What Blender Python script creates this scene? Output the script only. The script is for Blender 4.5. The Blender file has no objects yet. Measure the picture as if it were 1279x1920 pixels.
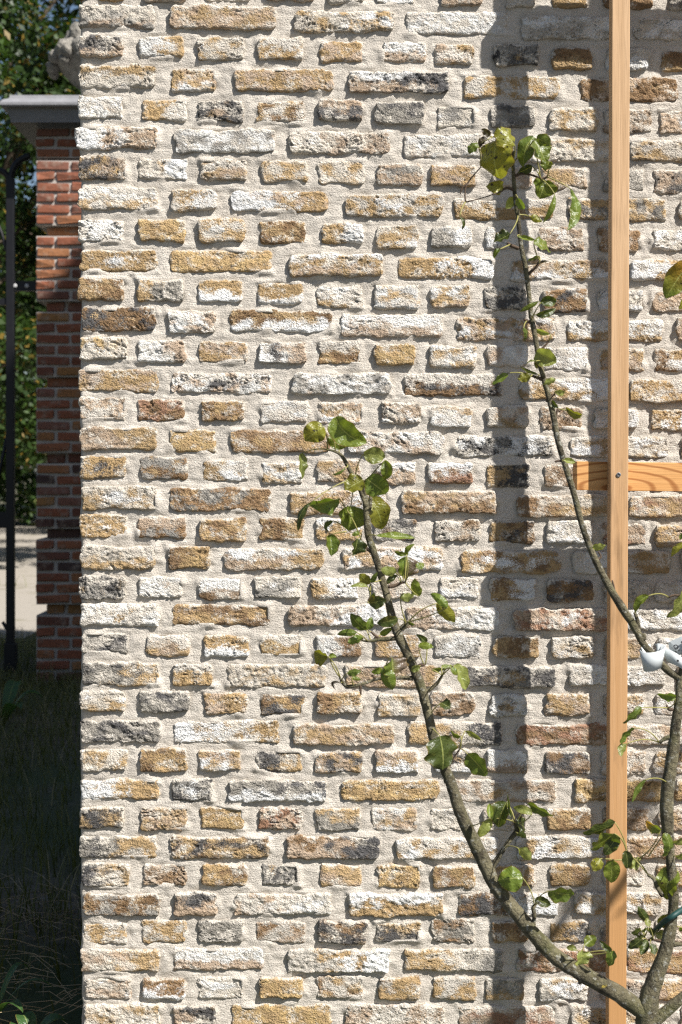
import bpy, math, random
import numpy as np
from mathutils import Vector, Matrix

# ------------------------------------------------------------------ camera, sky, sun, exposure
S = 0.0011            # metres per photo pixel on the wall plane
D0 = 3.0              # camera to wall
F = D0 / S            # focal length in photo pixels
H = 1.232             # eye height
HY = 880.0            # photo row of the horizon
CXP = 639.5
scene = bpy.context.scene
col = scene.collection
cam_d = bpy.data.cameras.new("camera")
cam = bpy.data.objects.new("camera", cam_d)
col.objects.link(cam)
cam.location = (0, -D0, H)
cam.rotation_euler = (math.radians(90), 0, 0)
cam_d.sensor_fit = 'VERTICAL'
cam_d.sensor_height = 36.0
cam_d.sensor_width = 24.0
cam_d.lens = 36.0 * F / 1920.0
cam_d.shift_y = -(960.0 - HY) / 1920.0
cam_d.clip_start = 0.05
cam_d.clip_end = 2000
cam_d.dof.use_dof = True
cam_d.dof.focus_distance = 2.58
cam_d.dof.aperture_fstop = 9.0
scene.camera = cam

SUN = Vector((1.1, -1.0, 1.6)).normalized()      # towards the sun
world = bpy.data.worlds.new("World")
scene.world = world
world.use_nodes = True
nt = world.node_tree
bg = nt.nodes["Background"]
sky = nt.nodes.new("ShaderNodeTexSky")
sky.sky_type = 'NISHITA'
sky.sun_disc = False
sky.sun_elevation = math.asin(SUN.z)
sky.sun_rotation = math.atan2(SUN.x, SUN.y)
sky.air_density = 1.0
sky.dust_density = 1.2
nt.links.new(sky.outputs[0], bg.inputs[0])
bg.inputs[1].default_value = 0.05
sun_d = bpy.data.lights.new("sun", 'SUN')
sun_d.energy = 5.0
sun_d.angle = math.radians(0.53)
sun_d.color = (1.0, 0.965, 0.92)
sun = bpy.data.objects.new("sun", sun_d)
col.objects.link(sun)
sun.rotation_euler = (-SUN).to_track_quat('-Z', 'Y').to_euler()
scene.view_settings.view_transform = 'Standard'
scene.view_settings.look = 'None'
scene.view_settings.gamma = 1.0
scene.view_settings.use_curve_mapping = False
scene.view_settings.exposure = 0.95
scene.render.engine = 'CYCLES'
scene.cycles.max_bounces = 6
scene.cycles.use_denoising = False
scene.cycles.filter_width = 1.15

# ------------------------------------------------------------------ helpers
R = random.Random(11)

def P(x, y, Y=0.0):
    """photo pixel -> world point on the vertical plane at depth Y"""
    D = D0 + Y
    return Vector(((x - CXP) * D / F, Y, H - (y - HY) * D / F))

_rs = np.random.RandomState(5)
_perm = np.concatenate([_rs.permutation(512)] * 3).astype(np.int64)
_grad = _rs.normal(size=(512, 3)); _grad /= np.linalg.norm(_grad, axis=1)[:, None]

def pn(x, y, z=0.0):
    """gradient noise, about -1..1"""
    x, y, z = np.broadcast_arrays(np.asarray(x, float), np.asarray(y, float), np.asarray(z, float))
    xi = np.floor(x).astype(np.int64); yi = np.floor(y).astype(np.int64); zi = np.floor(z).astype(np.int64)
    xf = x - xi; yf = y - yi; zf = z - zi
    u = xf * xf * xf * (xf * (xf * 6 - 15) + 10); v = yf * yf * yf * (yf * (yf * 6 - 15) + 10); w = zf * zf * zf * (zf * (zf * 6 - 15) + 10)
    r = 0
    for a in (0, 1):
        ua = u if a else 1 - u
        pa = _perm[(xi + a) & 511]
        for b in (0, 1):
            vb = v if b else 1 - v
            pb = _perm[pa + ((yi + b) & 511)]
            for c in (0, 1):
                wc = w if c else 1 - w
                g = _grad[_perm[pb + ((zi + c) & 511)] & 511]
                r = r + ua * vb * wc * (g[..., 0] * (xf - a) + g[..., 1] * (yf - b) + g[..., 2] * (zf - c))
    return r * 1.6

def np_mesh(name, V, Q, smooth=True):
    V = np.asarray(V, np.float32); Q = np.asarray(Q, np.int32)
    me = bpy.data.meshes.new(name)
    n, k = Q.shape
    me.vertices.add(len(V)); me.vertices.foreach_set("co", V.ravel())
    me.loops.add(n * k); me.loops.foreach_set("vertex_index", Q.ravel())
    me.polygons.add(n)
    me.polygons.foreach_set("loop_start", np.arange(0, n * k, k, dtype=np.int32))
    if smooth:
        me.polygons.foreach_set("use_smooth", np.ones(n, bool))
    me.update(calc_edges=True)
    return me

def set_col(me, name, arr):
    a = me.attributes.new(name, 'FLOAT_COLOR', 'POINT')
    A = np.ones((len(me.vertices), 4), np.float32)
    A[:, :arr.shape[1]] = arr
    a.data.foreach_set("color", A.ravel())

def obj(name, me, mat=None, parent=None, loc=None):
    o = bpy.data.objects.new(name, me)
    col.objects.link(o)
    if mat is not None and me is not None and len(me.materials) == 0:
        me.materials.append(mat)
    if parent is not None:
        o.parent = parent
    if loc is not None:
        o.location = loc
    return o

def tag(o, label, cat, group=None, kind=None):
    if label: o["label"] = label
    if cat: o["category"] = cat
    if group: o["group"] = group
    if kind: o["kind"] = kind
    return o

def empty(name, loc, label, cat, group=None):
    o = bpy.data.objects.new(name, None)
    o.empty_display_size = 0.05
    col.objects.link(o); o.location = loc
    return tag(o, label, cat, group)

class MB:
    def __init__(s): s.v = []; s.f = []
    def add(s, V, Fc):
        b = len(s.v); s.v += [tuple(p) for p in V]; s.f += [tuple(i + b for i in f) for f in Fc]
    def box(s, a, b, bev=0.0):
        x0, y0, z0 = a; x1, y1, z1 = b
        if bev <= 0:
            V = [(x, y, z) for x in (x0, x1) for y in (y0, y1) for z in (z0, z1)]
            s.add(V, [(0, 1, 3, 2), (4, 6, 7, 5), (0, 4, 5, 1), (2, 3, 7, 6), (0, 2, 6, 4), (1, 5, 7, 3)])
            return
        import bmesh
        bm = bmesh.new(); bmesh.ops.create_cube(bm, size=1)
        bmesh.ops.scale(bm, vec=(x1 - x0, y1 - y0, z1 - z0), verts=bm.verts)
        bmesh.ops.bevel(bm, geom=bm.edges[:], offset=bev, segments=2, affect='EDGES', profile=0.6)
        c = Vector(((x0 + x1) / 2, (y0 + y1) / 2, (z0 + z1) / 2))
        bm.verts.index_update()
        s.add([v.co + c for v in bm.verts], [[v.index for v in f.verts] for f in bm.faces]); bm.free()
    def tube(s, pts, rad, n=8, cap=True, noise=0.0, seed=0):
        pts = [Vector(p) for p in pts]; m = len(pts)
        if not hasattr(rad, '__len__'): rad = [rad] * m
        up = Vector((0.13, 1, 0.07)).normalized(); V = []; Fc = []
        for i, p in enumerate(pts):
            t = (pts[min(i + 1, m - 1)] - pts[max(i - 1, 0)])
            if t.length < 1e-9: t = Vector((0, 0, 1))
            t.normalize(); a = t.cross(up)
            if a.length < 1e-4: a = t.cross(Vector((1, 0, 0)))
            a.normalize(); b = t.cross(a)
            for k in range(n):
                th = 2 * math.pi * k / n
                d = a * math.cos(th) + b * math.sin(th)
                r = rad[i]
                if noise:
                    q = p + d * r
                    r *= 1 + noise * float(pn(q.x * 90, q.y * 90, q.z * 90 + seed)) + noise * 0.6 * float(pn(q.x * 260, q.y * 260, q.z * 260 + seed))
                V.append(p + d * r)
        for i in range(m - 1):
            for k in range(n):
                Fc.append((i * n + k, i * n + (k + 1) % n, (i + 1) * n + (k + 1) % n, (i + 1) * n + k))
        if cap:
            Fc.append(tuple(range(n - 1, -1, -1))); Fc.append(tuple((m - 1) * n + k for k in range(n)))
        s.add(V, Fc)
    def lathe(s, prof, c, n=20):
        c = Vector(c); V = []; Fc = []
        for r, z in prof:
            for k in range(n):
                th = 2 * math.pi * k / n; V.append(c + Vector((r * math.cos(th), r * math.sin(th), z)))
        for i in range(len(prof) - 1):
            for k in range(n):
                Fc.append((i * n + k, i * n + (k + 1) % n, (i + 1) * n + (k + 1) % n, (i + 1) * n + k))
        Fc.append(tuple(range(n - 1, -1, -1))); Fc.append(tuple((len(prof) - 1) * n + k for k in range(n)))
        s.add(V, Fc)
    def build(s, name, mat, parent=None, smooth=False, loc=None):
        me = bpy.data.meshes.new(name)
        V = s.v
        if loc is not None: V = [tuple(Vector(p) - Vector(loc)) for p in V]
        me.from_pydata(V, [], s.f); me.update()
        if smooth: me.polygons.foreach_set("use_smooth", [True] * len(me.polygons))
        return obj(name, me, mat, parent, loc)

def smooth_path(pts, sub=4):
    """Catmull-Rom through tuples of any length"""
    pts = [np.array(p, float) for p in pts]; out = []
    for i in range(len(pts) - 1):
        p0 = pts[max(i - 1, 0)]; p1 = pts[i]; p2 = pts[i + 1]; p3 = pts[min(i + 2, len(pts) - 1)]
        for k in range(sub):
            t = k / sub
            out.append(0.5 * ((2 * p1) + (p2 - p0) * t + (2 * p0 - 5 * p1 + 4 * p2 - p3) * t * t + (3 * p1 - p0 - 3 * p2 + p3) * t ** 3))
    out.append(pts[-1]); return out

# ------------------------------------------------------------------ materials
def new_mat(name):
    m = bpy.data.materials.new(name); m.use_nodes = True
    t = m.node_tree; return m, t, t.nodes["Principled BSDF"]

def N(t, typ, **kw):
    n = t.nodes.new(typ)
    for k, v in kw.items():
        if k.startswith('i_'): n.inputs[int(k[2:]) if k[2:].isdigit() else k[2:].replace('_', ' ')].default_value = v
        else: setattr(n, k, v)
    return n

def noise_n(t, vec, scale, detail=3, rough=0.55, dist=0.0):
    n = N(t, 'ShaderNodeTexNoise'); n.inputs['Scale'].default_value = scale; n.inputs['Detail'].default_value = detail
    n.inputs['Roughness'].default_value = rough; n.inputs['Distortion'].default_value = dist
    if vec is not None: t.links.new(vec, n.inputs['Vector'])
    return n.outputs[0]

def math_n(t, op, a, b=None, c=None, clamp=False):
    n = N(t, 'ShaderNodeMath', operation=op); n.use_clamp = clamp
    for i, q in enumerate((a, b, c)):
        if q is None: continue
        if hasattr(q, 'is_output'): t.links.new(q, n.inputs[i])
        else: n.inputs[i].default_value = q
    return n.outputs[0]

def mix_c(t, fac, a, b, typ='MIX'):
    n = N(t, 'ShaderNodeMix', data_type='RGBA', blend_type=typ)
    for sock, q in ((n.inputs[0], fac), (n.inputs[6], a), (n.inputs[7], b)):
        if hasattr(q, 'is_output'): t.links.new(q, sock)
        elif isinstance(q, (tuple, list)): sock.default_value = (*q[:3], 1)
        else: sock.default_value = q
    return n.outputs[2]

def mapr(t, v, a, b, c=0.0, d=1.0, smooth=False):
    n = N(t, 'ShaderNodeMapRange'); n.clamp = True
    if smooth: n.interpolation_type = 'SMOOTHSTEP'
    t.links.new(v, n.inputs[0])
    for i, q in enumerate((a, b, c, d)): n.inputs[i + 1].default_value = q
    return n.outputs[0]

def bump(t, b, h, strength, dist):
    n = N(t, 'ShaderNodeBump'); n.inputs['Strength'].default_value = strength; n.inputs['Distance'].default_value = dist
    t.links.new(h, n.inputs['Height']); t.links.new(n.outputs[0], b.inputs['Normal']); return n

def position(t):
    return N(t, 'ShaderNodeNewGeometry').outputs['Position']

def attr(t, name):
    n = N(t, 'ShaderNodeAttribute'); n.attribute_name = name; return n

def mat_simple(name, c, rough=0.8, var=0.15, scale=30, bmp=0.0, bs=200, bd=0.002, spec=0.3, metal=0.0):
    m, t, b = new_mat(name); p = position(t)
    n = noise_n(t, p, scale, 4)
    cc = mix_c(t, n, tuple(x * (1 - var) for x in c), tuple(min(1, x * (1 + var)) for x in c))
    t.links.new(cc, b.inputs['Base Color']); b.inputs['Roughness'].default_value = rough
    b.inputs['Specular IOR Level'].default_value = spec; b.inputs['Metallic'].default_value = metal
    if bmp: bump(t, b, noise_n(t, p, bs, 4), bmp, bd)
    return m

MORTAR_C = (0.50, 0.435, 0.345)
def make_brick_mat():
    m, t, b = new_mat("weathered_brick"); p = position(t)
    c1 = attr(t, 'c1').outputs['Color']; c2 = attr(t, 'c2').outputs['Color']; c3 = attr(t, 'c3').outputs['Color']
    sep = N(t, 'ShaderNodeSeparateColor'); t.links.new(attr(t, 'msk').outputs['Color'], sep.inputs[0])
    nf = noise_n(t, p, 170, 4, 0.65); nf2 = noise_n(t, p, 420, 3, 0.6); nl = noise_n(t, p, 60, 3)
    def thr(chan, src, w=1.3, e=0.20):
        v = math_n(t, 'ADD', chan, math_n(t, 'MULTIPLY', math_n(t, 'SUBTRACT', src, 0.5), w))
        return mapr(t, v, 0.5 - e, 0.5 + e, 0, 1, True)
    base = mix_c(t, mapr(t, nl, 0.3, 0.7), mix_c(t, 1.0, c1, (0.80, 0.78, 0.76), 'MULTIPLY'), mix_c(t, 1.0, c1, (1.15, 1.14, 1.10), 'MULTIPLY'))
    base = mix_c(t, thr(sep.outputs[0], nf), base, c2)
    base = mix_c(t, thr(sep.outputs[1], nf2, 1.2, 0.18), base, c3)
    base = mix_c(t, thr(sep.outputs[2], nf, 1.3, 0.22), base, (0.525, 0.48, 0.41))
    # dark pits and pale grit
    v = N(t, 'ShaderNodeTexVoronoi'); v.inputs['Scale'].default_value = 330; t.links.new(p, v.inputs['Vector'])
    grit = mapr(t, v.outputs[0], 0.05, 0.22, 1, 0)
    gsel = mapr(t, noise_n(t, p, 95, 2), 0.52, 0.62)
    base = mix_c(t, math_n(t, 'MULTIPLY', math_n(t, 'MULTIPLY', grit, gsel), 0.55), base, (0.10, 0.075, 0.05))
    fine = mapr(t, nf2, 0.25, 0.75, 0.78, 1.2)
    fc = N(t, 'ShaderNodeCombineColor')
    for i in range(3): t.links.new(fine, fc.inputs[i])
    base = mix_c(t, 1.0, base, fc.outputs[0], 'MULTIPLY')
    t.links.new(base, b.inputs['Base Color'])
    b.inputs['Roughness'].default_value = 0.93; b.inputs['Specular IOR Level'].default_value = 0.15
    hgt = math_n(t, 'ADD', math_n(t, 'MULTIPLY', noise_n(t, p, 190, 4, 0.65), 1.0), math_n(t, 'MULTIPLY', v.outputs[0], 0.3))
    bump(t, b, hgt, 1.0, 0.0050)
    return m

def make_mortar_mat():
    m, t, b = new_mat("lime_mortar"); p = position(t)
    n1 = noise_n(t, p, 9, 4); n2 = noise_n(t, p, 380, 4, 0.7); n3 = noise_n(t, p, 55, 3)
    c = mix_c(t, mapr(t, n1, 0.36, 0.64), (0.455, 0.41, 0.35), (0.56, 0.515, 0.45))
    c = mix_c(t, mapr(t, n3, 0.35, 0.7), c, (0.535, 0.49, 0.425))
    g = N(t, 'ShaderNodeCombineColor'); f = mapr(t, n2, 0.25, 0.75, 0.74, 1.2)
    for i in range(3): t.links.new(f, g.inputs[i])
    c = mix_c(t, 1.0, c, g.outputs[0], 'MULTIPLY')
    t.links.new(c, b.inputs['Base Color']); b.inputs['Roughness'].default_value = 0.95; b.inputs['Specular IOR Level'].default_value = 0.1
    mp = N(t, 'ShaderNodeMapping'); mp.inputs['Scale'].default_value = (60, 60, 330); t.links.new(p, mp.inputs['Vector'])
    h = math_n(t, 'ADD', math_n(t, 'MULTIPLY', noise_n(t, p, 300, 4, 0.7), 1.0), math_n(t, 'MULTIPLY', noise_n(t, mp.outputs[0], 1.0, 2), 0.35))
    bump(t, b, h, 0.95, 0.0042)
    return m

M_BRICK = make_brick_mat(); M_MORTAR = make_mortar_mat()

def make_wood(name, ca, cb, stretch, ring=0.0, stain=0.0):
    m, t, b = new_mat(name); tc = N(t, 'ShaderNodeTexCoord')
    mp = N(t, 'ShaderNodeMapping'); mp.inputs['Scale'].default_value = stretch; t.links.new(tc.outputs['Object'], mp.inputs['Vector'])
    g = noise_n(t, mp.outputs[0], 1.0, 5, 0.6, 0.6); g2 = noise_n(t, mp.outputs[0], 5.0, 3, 0.6)
    c = mix_c(t, mapr(t, g, 0.3, 0.7), ca, cb)
    if ring:
        mp2 = N(t, 'ShaderNodeMapping'); mp2.inputs['Scale'].default_value = (9, 1, 30); mp2.inputs['Location'].default_value = (-0.7, 0, 0.75); t.links.new(tc.outputs['Object'], mp2.inputs['Vector'])
        w = N(t, 'ShaderNodeTexWave', wave_type='RINGS', rings_direction='Y'); w.inputs['Scale'].default_value = 0.75; w.inputs['Distortion'].default_value = 2.5; w.inputs['Detail'].default_value = 2; w.inputs['Detail Scale'].default_value = 1.2
        t.links.new(mp2.outputs[0], w.inputs['Vector'])
        c = mix_c(t, math_n(t, 'MULTIPLY', mapr(t, w.outputs[0], 0.72, 1.0), ring), c, (0.26, 0.09, 0.02))
    c = mix_c(t, math_n(t, 'MULTIPLY', mapr(t, g2, 0.52, 0.75), 0.6), c, tuple(x * 0.6 for x in ca))
    if stain:
        sx_ = N(t, 'ShaderNodeSeparateXYZ'); t.links.new(tc.outputs['Object'], sx_.inputs[0])
        c = mix_c(t, mapr(t, math_n(t, 'ADD', sx_.outputs[2], math_n(t, 'MULTIPLY', g, 0.5)), 0.6, 1.9, 0.85, 0.0), c, (0.40, 0.205, 0.075))
        st = N(t, 'ShaderNodeMapping'); st.inputs['Scale'].default_value = (28, 28, 5); t.links.new(tc.outputs['Object'], st.inputs['Vector'])
        c = mix_c(t, math_n(t, 'MULTIPLY', mapr(t, noise_n(t, st.outputs[0], 1.0, 4), 0.56, 0.74), stain), c, (0.10, 0.06, 0.03))
    t.links.new(c, b.inputs['Base Color']); b.inputs['Roughness'].default_value = 0.7; b.inputs['Specular IOR Level'].default_value = 0.25
    bump(t, b, math_n(t, 'ADD', g2, g), 0.35, 0.0012)
    return m
M_SLAT = make_wood("planed_pine", (0.40, 0.25, 0.13), (0.53, 0.35, 0.20), (120, 120, 2.5), 0, 0.7)
M_RAIL = make_wood("orange_pine", (0.50, 0.25, 0.085), (0.60, 0.33, 0.13), (3, 60, 110), 0.85, 0.0)

def make_bark():
    m, t, b = new_mat("pear_bark"); p = position(t)
    n = noise_n(t, p, 55, 5, 0.65); n2 = noise_n(t, p, 150, 4, 0.65); n3 = noise_n(t, p, 28, 3)
    c = mix_c(t, mapr(t, n, 0.35, 0.65), (0.045, 0.037, 0.022), (0.165, 0.145, 0.085))
    c = mix_c(t, mapr(t, n3, 0.52, 0.72, 0, 0.7), c, (0.095, 0.095, 0.035))
    c = mix_c(t, math_n(t, 'MULTIPLY', mapr(t, n2, 0.57, 0.66), 0.8), c, (0.30, 0.295, 0.25))
    c = mix_c(t, mapr(t, noise_n(t, p, 46, 3), 0.70, 0.76), c, (0.40, 0.30, 0.04))
    t.links.new(c, b.inputs['Base Color']); b.inputs['Roughness'].default_value = 0.8; b.inputs['Specular IOR Level'].default_value = 0.3
    bump(t, b, math_n(t, 'ADD', noise_n(t, p, 210, 4, 0.7), n), 1.0, 0.006)
    return m
M_BARK = make_bark()

def make_leaf_mat():
    m, t, b = new_mat("pear_leaf"); p = position(t)
    out = t.nodes['Material Output']
    c1 = attr(t, 'c1').outputs['Color']
    uv = attr(t, 'luv'); sep = N(t, 'ShaderNodeSeparateColor'); t.links.new(uv.outputs['Color'], sep.inputs[0])
    u = sep.outputs[0]; v = sep.outputs[1]; spot = sep.outputs[2]     # u -1..1 across (stored 0..1), v along
    au = math_n(t, 'ABSOLUTE', math_n(t, 'SUBTRACT', u, 0.5))
    mid = mapr(t, au, 0.008, 0.026, 0.8, 0)
    # side veins
    sv = math_n(t, 'SINE', math_n(t, 'MULTIPLY', math_n(t, 'SUBTRACT', v, math_n(t, 'MULTIPLY', au, 0.55)), 62.0))
    svm = mapr(t, sv, 0.86, 1.0, 0, 0.16)
    c = mix_c(t, mapr(t, noise_n(t, p, 120, 4), 0.3, 0.7), mix_c(t, 1.0, c1, (0.75, 0.78, 0.75), 'MULTIPLY'), mix_c(t, 1.0, c1, (1.25, 1.2, 1.2), 'MULTIPLY'))
    c = mix_c(t, mapr(t, noise_n(t, p, 40, 2), 0.58, 0.78, 0, 0.35), c, (0.20, 0.15, 0.02))
    c = mix_c(t, svm, c, mix_c(t, 1.0, c, (1.5, 1.45, 1.5), 'MULTIPLY'))
    c = mix_c(t, mid, c, (0.30, 0.32, 0.10))
    sp = mapr(t, math_n(t, 'ADD', noise_n(t, p, 150, 3, 0.6), math_n(t, 'MULTIPLY', spot, 0.22)), 0.74, 0.79)
    c = mix_c(t, sp, c, (0.018, 0.012, 0.006))
    edge = mapr(t, math_n(t, 'ADD', au, math_n(t, 'MULTIPLY', noise_n(t, p, 90, 2), 0.12)), 0.515, 0.545, 0, 0.7)
    c = mix_c(t, edge, c, (0.16, 0.10, 0.02))
    t.links.new(c, b.inputs['Base Color']); b.inputs['Roughness'].default_value = 0.34; b.inputs['Specular IOR Level'].default_value = 0.5
    bump(t, b, math_n(t, 'ADD', noise_n(t, p, 160, 3), math_n(t, 'MULTIPLY', sv, -0.025)), 0.6, 0.004)
    tr = N(t, 'ShaderNodeBsdfTranslucent'); t.links.new(mix_c(t, 1.0, c, (1.7, 1.75, 0.9), 'MULTIPLY'), tr.inputs[0])
    mx = N(t, 'ShaderNodeMixShader'); mx.inputs[0].default_value = 0.34
    t.links.new(b.outputs[0], mx.inputs[1]); t.links.new(tr.outputs[0], mx.inputs[2]); t.links.new(mx.outputs[0], out.inputs[0])
    return m
M_LEAF = make_leaf_mat()
M_STALK = mat_simple("leaf_stalk", (0.24, 0.22, 0.07), 0.5, 0.3, 60)
M_SPUR = mat_simple("spur_bark", (0.075, 0.05, 0.032), 0.8, 0.4, 120, 0.7, 300, 0.002)

def make_foliage(name, ca, cb, cc):
    m, t, b = new_mat(name); out = t.nodes['Material Output']; p = position(t)
    r = attr(t, 'rnd').outputs['Color']; sep = N(t, 'ShaderNodeSeparateColor'); t.links.new(r, sep.inputs[0])
    c = mix_c(t, sep.outputs[0], ca, cb); c = mix_c(t, mapr(t, sep.outputs[1], 0.9, 0.93), c, cc)
    t.links.new(c, b.inputs['Base Color']); b.inputs['Roughness'].default_value = 0.5; b.inputs['Specular IOR Level'].default_value = 0.35
    tr = N(t, 'ShaderNodeBsdfTranslucent'); t.links.new(mix_c(t, 1.0, c, (1.5, 1.6, 0.8), 'MULTIPLY'), tr.inputs[0])
    mx = N(t, 'ShaderNodeMixShader'); mx.inputs[0].default_value = 0.3
    t.links.new(b.outputs[0], mx.inputs[1]); t.links.new(tr.outputs[0], mx.inputs[2]); t.links.new(mx.outputs[0], out.inputs[0])
    return m
M_FOL_A = make_foliage("tree_foliage", (0.014, 0.032, 0.007), (0.042, 0.078, 0.014), (0.18, 0.12, 0.02))
M_FOL_B = make_foliage("shrub_foliage", (0.018, 0.042, 0.008), (0.05, 0.09, 0.018), (0.16, 0.18, 0.06))
M_GRASS = make_foliage("grass_blades", (0.06, 0.068, 0.018), (0.13, 0.13, 0.036), (0.28, 0.23, 0.12))
M_STRAW = mat_simple("dry_straw", (0.36, 0.27, 0.16), 0.8, 0.3, 40)
M_IRON = mat_simple("black_iron", (0.008, 0.008, 0.010), 0.45, 0.3, 30, 0.2, 120, 0.002)
M_BOLT = mat_simple("galvanised_bolt", (0.40, 0.40, 0.40), 0.45, 0.2, 60, spec=0.5)
M_STONE = mat_simple("blue_grey_stone", (0.20, 0.20, 0.21), 0.7, 0.25, 18, 0.5, 60, 0.004)
M_FINIAL = mat_simple("lichen_stone", (0.23, 0.215, 0.185), 0.85, 0.75, 22, 1.0, 40, 0.03)
M_TRUNK = mat_simple("tree_bark", (0.06, 0.045, 0.03), 0.9, 0.35, 12, 0.6, 30, 0.02)
M_PLASTIC = mat_simple("white_plastic", (0.50, 0.53, 0.53), 0.45, 0.06, 60, spec=0.4)
M_INK = mat_simple("black_ink", (0.02, 0.02, 0.022), 0.6, 0.1, 60)
M_TIE = mat_simple("green_rubber", (0.012, 0.045, 0.040), 0.5, 0.2, 80)
M_SCREW = mat_simple("zinc_screw", (0.30, 0.30, 0.30), 0.35, 0.2, 200, metal=0.8)
M_TILE = mat_simple("roof_tile", (0.20, 0.09, 0.06), 0.8, 0.25, 6, 0.5, 8, 0.02)

def make_ground():
    m, t, b = new_mat("earth_and_turf"); p = position(t)
    n = noise_n(t, p, 1.3, 5); n2 = noise_n(t, p, 14, 5, 0.6)
    c = mix_c(t, mapr(t, n2, 0.35, 0.65), (0.07, 0.054, 0.036), (0.17, 0.14, 0.10))
    c = mix_c(t, mapr(t, n, 0.40, 0.62), c, (0.04, 0.058, 0.016))
    t.links.new(c, b.inputs['Base Color']); b.inputs['Roughness'].default_value = 0.95
    bump(t, b, n2, 0.8, 0.03); return m
M_GROUND = make_ground()
def make_sand():
    m, t, b = new_mat("pale_sand_path"); p = position(t)
    n = noise_n(t, p, 2.2, 5, 0.6); n2 = noise_n(t, p, 60, 4, 0.65)
    c = mix_c(t, mapr(t, n2, 0.3, 0.7), (0.24, 0.215, 0.175), (0.33, 0.295, 0.25))
    c = mix_c(t, mapr(t, n, 0.56, 0.70, 0, 0.7), c, (0.15, 0.135, 0.08))
    t.links.new(c, b.inputs['Base Color']); b.inputs['Roughness'].default_value = 0.95
    bump(t, b, n2, 0.5, 0.01); return m
M_SAND = make_sand()

# ------------------------------------------------------------------ ground, paths
def sheet(name, x0, x1, y0, y1, z, mat, nx=2, ny=2, amp=0.0, sc=1.0):
    X, Y = np.meshgrid(np.linspace(x0, x1, nx), np.linspace(y0, y1, ny))
    Z = np.full_like(X, z)
    if amp: Z = Z + amp * pn(X * sc, Y * sc, 3.3)
    V = np.stack([X.ravel(), Y.ravel(), Z.ravel()], 1)
    i = np.arange(nx * ny).reshape(ny, nx)
    Q = np.stack([i[:-1, :-1].ravel(), i[:-1, 1:].ravel(), i[1:, 1:].ravel(), i[1:, :-1].ravel()], 1)
    o = obj(name, np_mesh(name, V, Q), mat); o["kind"] = "structure"; return o
sheet("ground", -400, 400, -400, 400, 0.0, M_GROUND)
sheet("garden_path", -14, -2.3, 7.55, 28.5, 0.006, M_SAND)
M_GRAVEL = mat_simple("grey_gravel", (0.10, 0.105, 0.11), 0.95, 0.3, 50, 0.6, 90, 0.01)
sheet("gravel_yard", -12, 12, -14, -0.9, 0.006, M_GRAVEL)

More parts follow.
